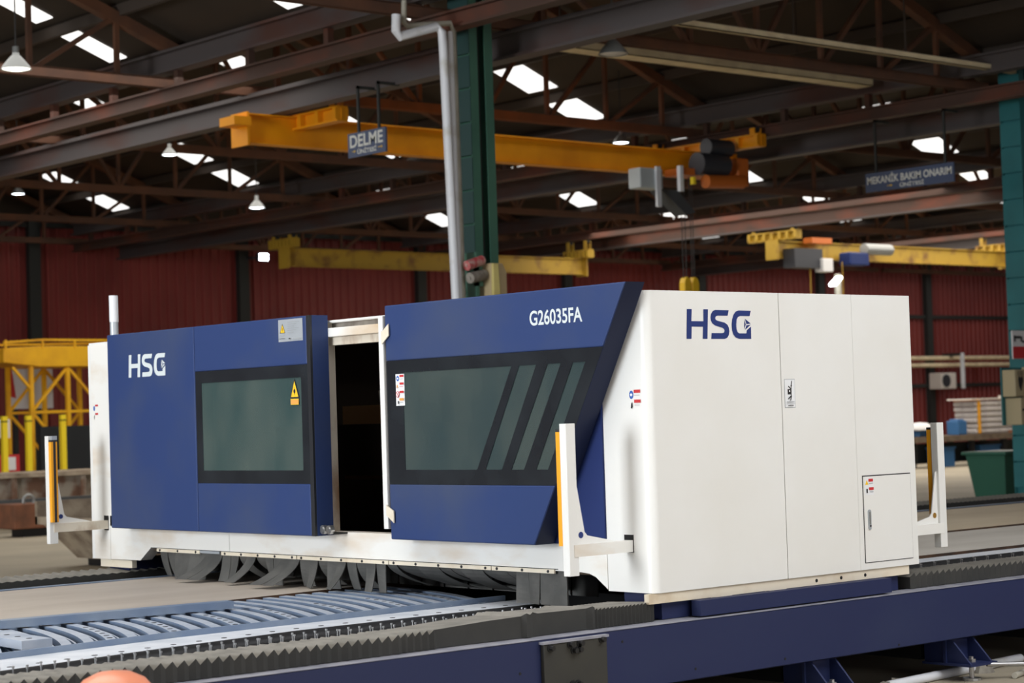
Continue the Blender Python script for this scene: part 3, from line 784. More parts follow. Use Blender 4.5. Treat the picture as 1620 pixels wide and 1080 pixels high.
# sheets and loose steel lying on the bed
def slab(poly, z0, z1, name, mats, label, cat='steel plate', group=None):
    mb = MB(); n = len(poly)
    P = [(x, y, z0) for x, y in poly]+[(x, y, z1) for x, y in poly]
    mb.poly(P, [tuple(range(n, 2*n))], 0)
    mb.poly(P, [tuple(range(n-1, -1, -1))]+[(i, (i+1) % n, n+(i+1) % n, n+i) for i in range(n)], 1)
    cx = sum(p[0] for p in poly)/n; cy = sum(p[1] for p in poly)/n
    return solo(mb, name, mats, (cx, cy, z0), label, cat, group)
for x in (-4.3, -3.4, -2.5, -1.6, -.7, .2, 1.1, 2.0, 2.9, 3.8, 4.7, 5.6, 7.0, 8.5, 10, 12, 14, 16, 18, 20):
    MB().box(x-.02, x+.02, 1.30, 5.40, .34, .606).build('support_slat', 'dark_steel', bed)
slab([(-5.1, 3.02), (-1.3, 3.02), (2.1, 3.30), (2.1, 5.30), (-5.1, 5.15)], .606, .650, 'steel_plate', ['steel_plate', 'plate_edge'], 'pale brown steel sheet on the bed left of the blue strips')
slab([(2.2, 1.45), (14.5, 1.40), (14.5, 2.90), (2.2, 2.93)], .606, .640, 'steel_plate', ['steel_plate_grey', 'plate_edge'], 'grey steel sheet on the bed right of the machine, nearer of two')
slab([(2.3, 3.0), (19.5, 2.98), (19.5, 5.2), (2.3, 5.2)], .606, .648, 'steel_plate', ['steel_plate_tan', 'plate_edge'], 'tan steel sheet on the bed right of the machine, farther of two')
# curved steel strips across the bed (parallel arcs)
RAD = 3.6
hole_me = MB().cyl((0, 0, 0), (0, 0, .0012), .016, 10).mesh('bolt_hole', 'black_dot')
def arc_strip(x0, ya, yb, wd, z0, z1, holes):
    mb = MB(); n = 14
    def cx(y): return x0-(RAD-math.sqrt(RAD*RAD-(3.2-y)**2))
    P = []
    for i in range(n+1):
        y = ya+(yb-ya)*i/n
        for dx in (-wd/2, wd/2):
            P += [(cx(y)+dx, y, z0), (cx(y)+dx, y, z1)]
    F0 = []; F1 = []
    for i in range(n):
        a, b = 4*i, 4*i+4
        F0.append((a+1, a+3, b+3, b+1))
        F1 += [(a, b, b+1, a+1), (a+2, a+3, b+3, b+2), (a, a+2, b+2, b)]
    F1 += [(0, 1, 3, 2), (4*n, 4*n+2, 4*n+3, 4*n+1)]
    mb.poly(P, F0, 0)
    for f_ in F1: mb.f.append(list(f_)); mb.m.append(1)
    pts = []
    for k in range(holes):
        y = yb+.12+k*.13
        pts.append((cx(y), y, z1))
    mb.holes = pts
    return mb
for i in range(26):
    x0 = -2.95+i*.135
    ya, yb = 3.1, 1.50
    mb = arc_strip(x0, ya, yb, .062, .606, .640, 7 if i % 3 == 0 else 0)
    c = (x0, 2.2, .606)
    so = solo(mb, 'curved_strip', ['primer_light', 'primer_blue'], c, 'blue-grey curved flat steel strip lying across the bed beside the brown sheet', 'steel strip', 'curved strips across the bed')
    for p in mb.holes: inst('bolt_hole', hole_me, p, so)
for i in range(24):
    x0 = -2.88+i*.135
    mb = arc_strip(x0, 3.1, 1.52, .012, .56, .622, 0)
    solo(mb, 'curved_web', ['primer_light', 'primer_blue'], (x0, 2.2, .56), 'thin upright curved steel web between the curved flat strips', 'steel strip', 'curved webs between the strips')
MB().box(-5.1, .25, 1.36, 3.2, .52, .53).build('strip_tray', 'primer_blue', bed)
solo(MB().bar((-5.0, 1.18, .650), (-3.4, 1.36, .650), .02, .032).bar((-3.4, 1.36, .650), (-2.2, 1.49, .650), .02, .032).bar((-2.2, 1.49, .650), (.2, 1.53, .650), .02, .032), 'angle_bar', 'primer_blue', (-2.6, 1.25, .64), 'long grey-blue bar running along the near ends of the curved strips', 'steel bar')
solo(MB().bar((-4.9, 3.0, .672), (-1.13, 2.58, .672), .10, .045), 'flat_bar', 'primer_blue', (-3.0, 2.75, .65), 'long blue-grey bar lying loose over the curved strips, left of centre', 'steel bar')
for (xa_, ya_, xb_, yb_, lab) in ((-2.95, 2.35, -3.0, 1.52, 'short blue-grey flat bar with holes, right one of the two loose short bars'), (-3.45, 2.3, -3.42, 1.40, 'short blue-grey flat bar with holes at the left picture edge')):
    mb = MB().bar((xa_, ya_, .675), (xb_, yb_, .675), .17, .045, 0)
    pts = []
    for k in range(5):
        t = .12+.17*k
        p = Vector((xb_, yb_, .6975)).lerp(Vector((xa_, ya_, .6975)), t)
        pts.append(p)
    so = solo(mb, 'flat_bar', 'primer_light', ((xa_+xb_)/2, (ya_+yb_)/2, .65), lab, 'steel bar')
    for p in pts: inst('bolt_hole', hole_me, p, so)

# ------------------------------------------------------------------ the gantry machine
M = thing('laser_cutting_machine', (1.2, 3.1, .70), 'large white and blue enclosed laser cutting machine straddling the bed', 'machine')
ZB, ZT, LX, WY = .76, 2.46, 2.356, 6.29
# corner panel: rounded front corner, front return and first side bay
r = .055
outer = [(1.112, 0), (r, 0)]+[(r-r*math.sin(a*PI/16), r-r*math.cos(a*PI/16)) for a in range(1, 8)]+[(0, r), (0, .374)]
inner = [(.04, .374), (.04, .04), (1.112, .04)]
cpn = MB().prism(outer+inner, 'z', ZB, ZT).build('corner_panel', 'white_paint', M, smooth=True)
sp2 = MB().box(1.118, 1.784, 0, .04, ZB, ZT).build('side_panel', 'white_paint', M)
sp3 = MB().box(1.786, LX, 0, .04, ZB, ZT).build('side_panel', 'white_paint', M)
MB().box(1.0, LX-.01, .01, .06, ZB+.01, ZT-.01).build('side_backing', 'thin_line', M)
MB().box(0.01, 1.55, .02, WY, ZT-.02, ZT-.002).build('roof_panel', 'white_paint', M)
MB().box(1.63, LX, .02, WY, ZT-.02, ZT-.002).build('roof_panel', 'white_paint', M)  # slot left between the roof panels, added to let light inside
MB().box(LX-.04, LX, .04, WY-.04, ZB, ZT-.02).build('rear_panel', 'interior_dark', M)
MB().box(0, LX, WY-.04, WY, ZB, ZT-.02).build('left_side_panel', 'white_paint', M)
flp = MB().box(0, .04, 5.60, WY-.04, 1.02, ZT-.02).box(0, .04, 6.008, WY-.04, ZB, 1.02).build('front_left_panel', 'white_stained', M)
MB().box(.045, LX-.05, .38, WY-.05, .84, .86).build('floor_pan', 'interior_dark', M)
# base rails
bs = MB().box(-.035, 2.27, .012, .05, .702, .757).box(.50, .64, .012, .05, .690, .702).box(.96, 1.11, .012, .05, .690, .702).build('base_rail', 'cream_paint', M)
hd2 = MB().cyl((0, 0, 0), (0, -.002, 0), .011, 10).mesh('rail_hole', 'black_dot')
for x in (1.382, 1.61, 1.838): inst('rail_hole', hd2, (x, .012, .728), bs)
MB().box(.02, .06, 5.72, 6.2, .70, .757).build('base_rail', 'cream_paint', M)
MB().box(.1, 2.2, .05, .35, .606, .75).build('carriage', 'beam_blue', M)
MB().box(.1, 2.2, 5.9, 6.2, .606, .75).build('carriage', 'beam_blue', M)
MB().box(.3, 2.0, -.06, .012, .612, .70).build('carriage_guard', 'beam_blue', M)
# access door on the third bay
MB().box(1.828, 2.300, -.0015, .002, .800, 1.340).build('door_gap', 'sticker_black', M)
dr = MB().box(1.834, 2.296, -.004, .002, .805, 1.333).build('access_door', 'white_paint', M)
dh = MB().prism([(1.879+.014*math.cos(a*PI/8), (1.115 if 0 <= a <= 8 else 1.018)+.014*math.sin(a*PI/8)) for a in range(16)], 'y', -.010, -.004).build('door_handle', 'metal_label', dr)
MB().prism([(1.879+.007*math.cos(a*PI/8), (1.108 if 0 <= a <= 8 else 1.045)+.007*math.sin(a*PI/8)) for a in range(16)], 'y', -.012, -.010).build('handle_slot', 'lamp_shade', dr)
MB().cyl((1.881, -.010, 1.028), (1.881, -.014, 1.028), .006, 8).build('lock', 'sticker_black', dr)
SX, SU = (1, 0, 0), (0, 0, 1)
decal('warning_sticker', dr, (1.846, -.004, 1.324), SX, SU, [('rect', 'sticker_white', 0, 0, .085, .105), ('rect', 'sticker_red', .036, .006, .080, .024), ('poly', 'sticker_yellow', [(.003, .042), (.034, .042), (.018, .012)]),
      ('rect', 'sticker_grey', .038, .032, .078, .036), ('rect', 'sticker_red', .038, .058, .082, .076), ('rect', 'sticker_black', .012, .066, .024, .092), ('rect', 'sticker_grey', .04, .084, .078, .088)], 'small white warning sticker with red bars')
decal('pinch_sticker', sp2, (1.141, 0, 1.945), SX, SU, [('rect', 'sticker_grey', 0, 0, .094, .172), ('rect', 'sticker_white', .003, .003, .091, .169), ('rect', 'sticker_black', .026, .060, .054, .092), ('disc', 'sticker_white', .044, .072, .005, .006), ('rect', 'sticker_black', .054, .035, .060, .098),
      ('poly', 'sticker_black', [(.030, .045), (.034, .040), (.056, .055), (.054, .062)]), ('poly', 'sticker_black', [(.060, .012), (.066, .010), (.062, .045), (.057, .045)]),
      ('poly', 'sticker_black', [(.026, .115), (.052, .098), (.056, .104), (.030, .121)]), ('poly', 'sticker_black', [(.044, .128), (.054, .098), (.060, .100), (.050, .130)]),
      ('rect', 'sticker_grey', .012, .134, .080, .138), ('rect', 'sticker_grey', .010, .146, .086, .148), ('rect', 'sticker_black', .022, .156, .070, .160)], 'white sticker with a black crushed-hand pictogram')
logo(cpn, (.322, 0, 2.185), SX, SU, .548, .171, 'navy_print')
decal('warning_sticker', cpn, (0, .157, 1.905), (0, -1, 0), SU, [('disc', 'sticker_blue', .022, .030, .017, .024), ('disc', 'sticker_white', .022, .030, .010, .008), ('rect', 'sticker_red', .044, .002, .096, .020), ('rect', 'sticker_grey', .046, .032, .090, .035),
      ('rect', 'sticker_red', .046, .058, .098, .076), ('poly', 'sticker_black', [(.018, .104), (.022, .082), (.030, .070), (.034, .098), (.026, .108)]), ('rect', 'sticker_grey', .050, .088, .090, .091)], 'small warning pictograms with red bars')
decal('warning_sticker', flp, (0, 6.222, 1.97), (0, -1, 0), SU, [('disc', 'sticker_blue', .012, .030, .012, .02), ('rect', 'sticker_red', .030, .0, .075, .014), ('rect', 'sticker_red', .030, .066, .075, .080), ('poly', 'sticker_black', [(.010, .10), (.016, .085), (.024, .08), (.016, .12)])])
# sill below the covers
sl = [(6.004, 1.10), (6.004, .762), (5.56, .766), (5.40, .868), (4.318, .866), (4.318, 1.10)]
MB().prism(sl, 'x', 0, .10).build('sill_panel', 'white_stained', M)
sl = [(4.314, 1.04), (4.314, .866), (.60, .858), (.53, .852), (.478, .835), (.378, .768), (.378, 1.04)]
MB().prism(sl, 'x', 0, .10).build('sill_panel', 'white_stained', M)
for (a, b, n) in ((5.30, 4.70, 3), (4.41, 3.465, 5), (3.455, 2.43, 5), (2.42, 1.40, 5), (1.392, .825, 3)):
    st = MB().box(-.012, 0, b, a, .842, .866).build('clamp_strip', 'cream_paint', M)
    for i in range(n):
        y = a-.05-(a-b-.10)*i/max(1, n-1)
        MB().cyl((-.012, y, .854), (-.017, y, .854), .009, 8).build('strip_bolt', 'sticker_black', st)
MB().box(-.008, 0, 4.44, 4.70, .848, .866).build('clamp_strip', 'metal_label', M)
MB().box(-.002, 0.0, .80, 5.40, .866, .870).build('strip_shadow_gap', 'black_gap', M)
# spark-guard curtain strips
def flap(y, wd, bendx, twist=0.0):
    mb = MB(); n = 7; P = []
    z0, z1 = .862, .652
    for i in range(n+1):
        t = i/n
        z_ = z0+(z1-z0)*t
        if bendx >= 0 and t > .85: z_ = z_
        xo = .018+bendx*t*t
        P += [(xo+twist*t, y, z_+abs(bendx)*.10*t), (xo-twist*t, y-wd, z_+abs(bendx)*.10*t)]
    F = [(2*i, 2*i+1, 2*i+3, 2*i+2) for i in range(n)]
    mb.poly(P, F)
    P2 = [(p[0]+.006, p[1], p[2]) for p in P]
    mb.poly(P2, F)
    mb.poly(P+P2, [(2*i, 2*i+2, 2*n+2+2*i+2, 2*n+2+2*i) for i in range(n)]+[(2*i+1, 2*i+3, 2*n+2+2*i+3, 2*n+2+2*i+1) for i in range(n)])
    return mb.build('curtain_strip', 'rubber', M, smooth=False)
y = 5.30; k = 0
bends = {6: -.26, 7: -.22, 10: .20, 11: -.20, 12: .25, 15: -.27, 16: -.24, 19: .15, 21: -.12, 23: .12}
while y > .79:
    wd = .105
    b = bends.get(k, random.uniform(-.05, .06))
    if 1.25 < y < 2.55: b = random.uniform(.28, .42)
    if y < 1.25: b = random.uniform(-.02, .03)
    flap(y, wd, b, random.uniform(-.02, .02)); y -= .108; k += 1
MB().box(.02, .03, .75, .90, .62, .86).build('curtain_strip', 'rubber', M)
for i in range(18):     # second curtain at the back of the opening
    yy = 1.0+i*.25
    MB().box(.50, .506, yy, yy+.23, .655, .84).build('inner_curtain_strip', 'rubber', M)

# left cover (blue) with its window
XF, XP, XK = -.170, -.150, -.02
c = MB()
c.box(XP, XK, 4.452, 5.69, 1.02, 2.492).box(XP, XK, 3.01, 4.452, 2.10, 2.492).box(XP, XK, 3.01, 4.452, 1.02, 1.43).box(XP, XK, 3.01, 3.12, 1.43, 2.10)
lc = c.build('left_cover', 'blue_paint', M)
MB().box(XF, XP, 4.453, 5.69, 1.02, 2.492).build('cover_panel', 'blue_paint', lc, bevel=.008)
MB().box(XF, XP, 3.052, 4.449, 2.166, 2.492).build('cover_panel', 'blue_paint', lc, bevel=.008)
MB().box(XF, XP, 3.052, 4.449, 1.02, 1.367).build('cover_panel', 'blue_paint', lc, bevel=.008)
MB().box(XF+.002, XP, 3.012, 3.052, 1.02, 2.492).build('edge_strip', 'black_trim', lc)
MB().box(-.166, XP, 4.372, 4.449, 1.367, 2.166).box(-.166, XP, 3.052, 3.132, 1.367, 2.166).box(-.166, XP, 3.132, 4.372, 2.082, 2.166).box(-.166, XP, 3.132, 4.372, 1.367, 1.457).build('window_frame', 'black_frame', lc)
MB().box(-.162, -.156, 3.132, 4.372, 1.457, 2.082).build('window_pane', 'glass', lc)
logo(lc, (XF, 5.374, 2.156), (0, -1, 0), SU, .530, .170, 'white_print')
decal('data_plate', lc, (XF, 3.375, 2.478), (0, -1, 0), SU, [('rect', 'metal_label', 0, 0, .285, .150), ('poly', 'sticker_black', [(.018, .092), (.082, .092), (.050, .026)]), ('poly', 'sticker_yellow', [(.025, .088), (.075, .088), (.050, .035)]), ('rect', 'sticker_black', .047, .055, .053, .080), ('rect', 'sticker_grey', .022, .100, .078, .108)]
      + [('rect', 'sticker_grey', .115, .018+.014*i, .25-.03*(i % 3), .022+.014*i) for i in range(6)] + [('rect', 'sticker_black', .015, .128, .09, .131), ('rect', 'sticker_black', .13, .128, .15, .136), ('rect', 'sticker_grey', .18, .128, .27, .138)], 'silver plate with a yellow triangle')
decal('laser_sticker', lc, (-.166, 3.26, 2.075), (0, -1, 0), SU, [('poly', 'sticker_black', [(0, .130), (.104, .130), (.052, 0)]), ('poly', 'sticker_yellow', [(.010, .124), (.094, .124), (.052, .016)]), ('disc', 'sticker_black', .052, .085, .012, .015), ('rect', 'sticker_black', .050, .060, .054, .112),
      ('rect', 'sticker_yellow', .006, .136, .100, .176), ('rect', 'sticker_orange', .008, .142, .098, .172)], 'yellow laser warning triangle')
# right cover with slanted end and striped windows
def sy(z): return -.017+(2.500-z)*.561
rcp = lambda z0, z1, ya, x0, x1, mb: mb.prism([(ya, z1), (sy(z1), z1), (sy(z0), z0), (ya, z0)], 'x', x0, x1)
c = MB()
rcp(2.11, 2.503, 2.185, XP, XK, c); rcp(1.02, 1.42, 2.185, XP, XK, c)
c.box(XP, XK, 2.05, 2.185, 1.42, 2.11)
c.prism([(sy(2.11)+.10, 2.11), (sy(2.11), 2.11), (sy(1.42), 1.42), (sy(1.42)+.06, 1.42)], 'x', XP, XK)
rc = c.build('right_cover', 'blue_paint', M)
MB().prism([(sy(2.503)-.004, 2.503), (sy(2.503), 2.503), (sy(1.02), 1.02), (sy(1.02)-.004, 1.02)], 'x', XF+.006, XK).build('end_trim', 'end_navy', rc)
rcp(2.150, 2.503, 2.185, XF, XP, MB()).build('cover_panel', 'blue_paint', rc, bevel=.008)
rcp(1.02, 1.368, 2.185, XF, XP, MB()).build('cover_panel', 'blue_paint', rc, bevel=.008)
TZ, BZ = 2.072, 1.460
tops = [2.020, .971, .903, .751, .652, .537, .435, .329]
bots = [2.020, 1.316, 1.239, 1.087, 1.001, .887, .781, .676]
fr = MB()
rcp(TZ, 2.150, 2.185, -.166, XP, fr); rcp(1.368, BZ, 2.185, -.166, XP, fr)
fr.box(-.166, XP, 2.02, 2.185, BZ, TZ)
for i in (1, 3, 5):
    fr.prism([(tops[i], TZ), (tops[i+1], TZ), (bots[i+1], BZ), (bots[i], BZ)], 'x', -.166, XP)
fr.prism([(tops[7], TZ), (sy(TZ), TZ), (sy(BZ), BZ), (bots[7], BZ)], 'x', -.166, XP)
fr.build('window_frame', 'black_frame', rc)
for i in (0, 2, 4, 6):
    MB().prism([(tops[i], TZ), (tops[i+1], TZ), (bots[i+1], BZ), (bots[i], BZ)], 'x', -.162, -.156).build('window_pane', 'glass_large', rc)
text('model_lettering', 'G26035FA', ((XF-.0015, .789, 2.299), (0, -1, 0), (0, 0, 1)), .452, .088, 'white_print', rc, .018)
decal('warning_sticker', rc, (-.166, 2.092, 2.064), (0, -1, 0), SU, [('rect', 'sticker_white', 0, 0, .088, .200), ('disc', 'sticker_blue', .022, .028, .015, .017), ('disc', 'sticker_white', .022, .028, .008, .006), ('rect', 'sticker_red', .042, .006, .084, .020), ('rect', 'sticker_grey', .044, .030, .080, .033),
      ('rect', 'sticker_red', .042, .054, .084, .068), ('poly', 'sticker_orange', [(.010, .092), (.016, .062), (.030, .092), (.018, .080)]), ('rect', 'sticker_pink', .042, .078, .080, .082), ('rect', 'sticker_red', .042, .106, .084, .120), ('disc', 'sticker_red', .022, .128, .017, .020), ('disc', 'sticker_white', .022, .128, .013, .016), ('poly', 'sticker_red', [(.012, .116), (.016, .112), (.033, .140), (.029, .144)]),
      ('rect', 'sticker_orange', .042, .152, .084, .168), ('rect', 'sticker_black', .026, .170, .036, .188), ('rect', 'sticker_grey', .044, .178, .080, .181)], 'tall white sticker with four small pictograms')
# recessed blue panel beside the slanted end
MB().box(-.012, .03, .378, 1.05, 1.02, ZT-.02).build('recess_panel', 'blue_paint_dark', M)
# open doorway between the covers
MB().box(.0, .07, 3.06, 3.24, 1.03, 2.44).build('door_post', 'cream_rusty', M)
MB().box(-.02, .05, 2.30, 3.24, 2.345, 2.405).build('door_header', 'white_stained', M, bevel=.004)
MB().box(.02, .09, 2.30, 3.24, 2.29, 2.345).build('door_header', 'cream_rusty', M)
MB().box(.05, .09, 2.30, 3.20, 2.405, 2.455).build('header_track', 'cloth_grey', M)
MB().box(.0, .03, 2.30, 3.16, 2.444, 2.456).build('header_lip', 'white_paint', M)
MB().box(-.01, .04, 3.07, 3.12, 2.40, 2.445).build('track_stop', 'old_yellow', M, bevel=.008)
db = MB().box(-.178, -.135, 2.200, 2.246, 1.085, 2.44).build('door_bar', 'white_paint', M, bevel=.004)
MB().prism([(2.205, 2.34), (2.205, 2.26), (2.20, 2.26), (2.13, 2.31), (2.13, 2.385), (2.20, 2.335)], 'x', -.186, -.178).build('bar_bracket', 'cream_paint', db)
MB().prism([(2.205, 1.24), (2.205, 1.17), (2.20, 1.17), (2.13, 1.125), (2.13, 1.20), (2.20, 1.235)], 'x', -.186, -.178).build('bar_bracket', 'cream_paint', db)
for (yk, xk) in ((2.985, -.10), (2.915, -.10)):
    MB().cyl((xk, yk, 1.062), (xk-.03, yk, 1.062), .030, 14).cyl((xk-.03, yk, 1.062), (xk-.036, yk, 1.062), .018, 12).build('roller_knob', 'bright_steel', M, smooth=True)
MB().box(-.10, .0, 2.88, 3.02, 1.03, 1.04).build('roller_bracket', 'dark_steel', M)
# things inside the enclosure seen through the doorway
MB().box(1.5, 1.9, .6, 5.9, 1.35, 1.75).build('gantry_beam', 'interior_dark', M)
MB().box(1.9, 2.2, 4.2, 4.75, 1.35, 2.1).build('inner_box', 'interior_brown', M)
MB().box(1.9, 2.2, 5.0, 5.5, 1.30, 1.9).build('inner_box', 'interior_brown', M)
MB().bar((1.2, 4.0, 1.75), (1.2, 4.05, 2.0), .02, .04).build('inner_lever', 'cream_rusty', M)
# status light tower
tl = MB().cyl((.15, 6.13, 2.46), (.15, 6.13, 2.62), .033, 16).build('light_tower', 'metal_label', M, smooth=True)
MB().cyl((.15, 6.13, 2.62), (.15, 6.13, 2.83), .036, 16).build('light_tower_lens', 'pipe_white', tl, smooth=True)

# light-curtain guard posts on arms
def keyhole(outer, cx, cz, rr):
    """polygon with a round hole, joined by a slit from the first outer point"""
    hole = [(cx+rr*math.cos(2*PI*k/14), cz+rr*math.sin(2*PI*k/14)) for k in range(14)]
    hole = hole[::-1]
    i = min(range(14), key=lambda k: (hole[k][0]-outer[0][0])**2+(hole[k][1]-outer[0][1])**2)
    hole = hole[i:]+hole[:i+1]
    return [outer[0]]+hole+outer
def guard(xp, yc, d, side, zlo, zhi, x_face, zarm, stripe):
    """xp: post centre x, d: +1 if the arm runs towards +x, side: curtain on +y or -y"""
    g = MB().box(xp-.035, xp+.035, yc-.026, yc-.020, zlo, zhi).box(xp-.035, xp-.029, yc-.02, yc+.026, zlo, zhi).box(xp+.029, xp+.035, yc-.02, yc+.026, zlo, zhi).build('guard_post', 'white_paint', M, bevel=.002)
    MB().box(min(xp, x_face), max(xp, x_face), yc-.03, yc+.03, zarm-.033, zarm+.033).build('guard_arm', 'cream_rusty' if stripe else 'white_stained', g)
    a = xp+d*.03
    pl = [(a, zarm+.38), (a+d*.02, zarm+.36), (a+d*.07, zarm+.10), (a+d*.09, zarm+.08), (a+d*.26, zarm+.045), (a+d*.30, zarm+.033), (a, zarm+.033)]
    MB().prism(pl, 'y', yc-.008, yc).build('guard_gusset', 'white_paint', g)
    MB().cyl((a+d*.04, yc-.010, zarm+.085), (a+d*.04, yc+.002, zarm+.085), .018, 14).build('gusset_hole', 'navy_print' if d > 0 and xp < 0 else 'sticker_brass', g)
    s0, s1 = (yc+.026, yc+.064) if side > 0 else (yc-.064, yc-.026)
    lcn = MB().box(xp-.03, xp+.022, s0, s1, zlo+.165, zhi-.045).build('light_curtain', 'yellow_guard', g)
    MB().box(xp-.03, xp+.022, s0, s1, zhi-.045, zhi-.03).build('curtain_cap', 'sticker_black', lcn)
    if stripe:
        MB().box(xp-.012, xp+.008, s0-.002, s0, zlo+.165, zhi-.045).build('curtain_window', 'sticker_black', lcn)
        MB().box(xp-.025, xp+.02, s0-.004, s0+.02, zhi-.03, zhi).build('curtain_label', 'metal_label', lcn)
guard(-.45, .19, 1, 1, .885, 1.725, .03, 1.022, False)
guard(-.47, 6.06, 1, -1, .91, 1.735, .03, 1.03, True)
guard(2.84, .19, -1, 1, .83, 1.645, LX-.02, .955, False)
MB().box(-.002, .0, .155, .230, .985, 1.085).build('arm_opening', 'black_gap', M)
MB().box(-.002, .0, 6.025, 6.095, .985, 1.10).build('arm_opening', 'black_gap', M)

# ------------------------------------------------------------------ props, left background
sk = thing('tilting_skip', (5.3, 15.6, 0), 'tan metal tilting skip standing behind the machine left end', 'skip bin')
mb = MB()
def frustum(mb, x0, x1, y0, y1, z0, X0, X1, Y0, Y1, z1, mi=0):
    P = [(x0,y0,z0),(x1,y0,z0),(x1,y1,z0),(x0,y1,z0),(X0,Y0,z1),(X1,Y0,z1),(X1,Y1,z1),(X0,Y1,z1)]
    return mb.poly(P, [(3,2,1,0),(0,1,5,4),(1,2,6,5),(2,3,7,6),(3,0,4,7)], mi)
frustum(mb, 5.2, 6.2, 14.8, 16.0, .1, 4.75, 6.3, 14.5, 16.2, .62); frustum(mb, 5.22, 6.18, 14.82, 15.98, .12, 4.78, 6.27, 14.53, 16.17, .618)
mb.build('skip_hopper', 'skip_tan', sk)
MB().box(4.72, 6.33, 14.47, 14.53, .56, .66).box(4.72, 6.33, 16.17, 16.23, .56, .86).box(4.72, 4.78, 14.47, 16.23, .56, .66).box(6.27, 6.33, 14.47, 16.23, .56, .86).build('skip_rim', 'skip_tan', sk)
MB().box(5.3, 5.4, 14.9, 15.9, 0, .12).box(6.0, 6.1, 14.9, 15.9, 0, .12).build('skid', 'dark_steel', sk)
mb = MB().box(5.15, 5.9, 15.1, 15.9, .50, .58)
mb.box(5.3, 5.8, 15.3, 15.7, .58, .63)
solo(mb, 'scrap_pile', 'bin_dirty', (5.5, 15.7, .5), 'pale scrap filling the tan skip', 'scrap')
solo(MB().bar((5.25, 15.3, .70), (5.75, 15.6, .74), .22, .03).bar((5.4, 15.4, .74), (5.85, 15.5, .67), .2, .03).bar((5.5, 15.5, .63), (5.6, 15.55, .72), .2, .03), 'plastic_wrap', 'sky_cloth', (5.5, 15.4, .63), 'pale blue crumpled wrap lying on top of the skip', 'wrap')
cw = thing('counterweight', (8.6, 23.8, 0), 'rusty brown block with a lifting ring on the floor at left', 'counterweight')
MB().box(8.05, 8.95, 23.3, 23.9, .14, .56).build('block', 'rust_brown', cw, bevel=.02)
MB().tube([(8.42+.10*math.cos(a*PI/8), 23.5, .60+.10*math.sin(a*PI/8)) for a in range(-2, 11)], .03, 8).build('lifting_ring', 'lamp_shade', cw, smooth=True)
MB().box(8.25, 8.8, 23.4, 23.8, 0, .14).build('block_base', 'dark_steel', cw)
bn = thing('scrap_container', (10.0, 26.5, 0), 'dirty white rusted scrap container at the left, behind the brown block', 'container')
MB().box(8.6, 13.0, 26.0, 27.4, .22, 1.0).build('container_body', 'bin_dirty', bn)
for x in (8.65, 9.35, 10.05, 10.75, 11.5, 12.3):
    MB().prism([(25.9, .25), (26.0, .25), (26.0, .98), (25.9, .98)], 'x', x, x+.1).build('container_rib', 'bin_dirty', bn)
MB().box(8.55, 13.05, 25.88, 27.45, .94, 1.02).build('container_rim', 'skip_tan', bn)
MB().box(8.8, 9.3, 26.0, 27.3, 0, .22).box(11.5, 12.0, 26.0, 27.3, 0, .22).build('container_foot', 'concrete', bn)
solo(MB().box(7.6, 11.2, 25.0, 25.2, .30, .58).box(8.0, 8.2, 25.0, 25.2, 0, .3).box(10.8, 11.0, 25, 25.2, 0, .3), 'barrier_beam', 'grey_bar', (9.4, 25.1, 0), 'dark grey low beam running in front of the scrap container', 'beam')
sd = thing('black_screen', (14.2, 31.5, 0), 'wide black screen panel under the yellow lattice platform', 'screen')
MB().box(12.85, 17.0, 31.4, 31.5, .1, 1.87).build('screen_panel', 'stage_black', sd)
MB().box(12.85, 17.0, 31.35, 31.55, 0, .1).build('screen_foot', 'stage_black', sd)
for (x, lab) in ((11.3, 'yellow safety post at the left picture edge'), (11.84, 'yellow safety post, middle one of three at left'), (12.62, 'yellow safety post beside the black screen, right of three')):
    p = thing('safety_post', (x, 30.0, 0), lab, 'post', 'yellow posts at left')
    MB().box(x-.055, x+.055, 29.95, 30.05, 0, 2.1).build('post_shaft', 'bright_yellow', p)
    MB().box(x-.06, x+.06, 29.94, 30.06, 1.98, 2.0).build('post_band', 'sticker_black', p)
    MB().box(x-.1, x+.1, 29.9, 30.1, 0, .02).build('post_foot', 'bright_yellow', p)
yp = thing('lattice_platform', (14.2, 33.2, 0), 'yellow box platform on a lattice tower at the left', 'platform')
MB().prism([(12.85, 3.30), (13.75, 3.20), (17.0, 3.20), (17.0, 3.66), (13.75, 3.66), (12.85, 3.62)], 'y', 33.0, 34.4).build('platform_box', 'platform_yellow', yp, bevel=.02)
MB().bar((12.85, 33.0, 3.74), (13.8, 33.0, 3.80), .05, .05).bar((13.8, 33.0, 3.80), (17.0, 33.0, 3.78), .05, .05).bar((12.85, 34.4, 3.74), (17, 34.4, 3.8), .05, .05).build('guard_rail', 'platform_yellow', yp)
for x in (12.9, 13.8, 14.6, 15.6):
    MB().box(x-.02, x+.02, 32.98, 33.02, 3.6, 3.8).build('rail_post', 'platform_yellow', yp)
for x in (13.55, 14.45, 15.35):
    for yy in (33.1, 34.2):
        MB().box(x-.045, x+.045, yy-.045, yy+.045, 0, 3.25).build('lattice_leg', 'platform_yellow', yp)
for (xa_, xb_) in ((13.55, 14.45), (15.35, 14.45)):
    for yy in (33.1, 34.2):
        MB().bar((xa_, yy, 2.2), (xb_, yy, 3.2), .06, .06).build('lattice_diagonal', 'platform_yellow', yp)
        MB().bar((xa_, yy, 2.2), (xb_, yy, 2.2), .06, .06).build('lattice_rail', 'platform_yellow', yp)
        MB().bar((xa_, yy, 2.2), (xb_, yy, 1.2), .06, .06).build('lattice_diagonal', 'platform_yellow', yp)
MB().bar((13.1, 33.1, 3.2), (13.55, 33.1, 2.7), .06, .06).build('lattice_diagonal', 'platform_yellow', yp)
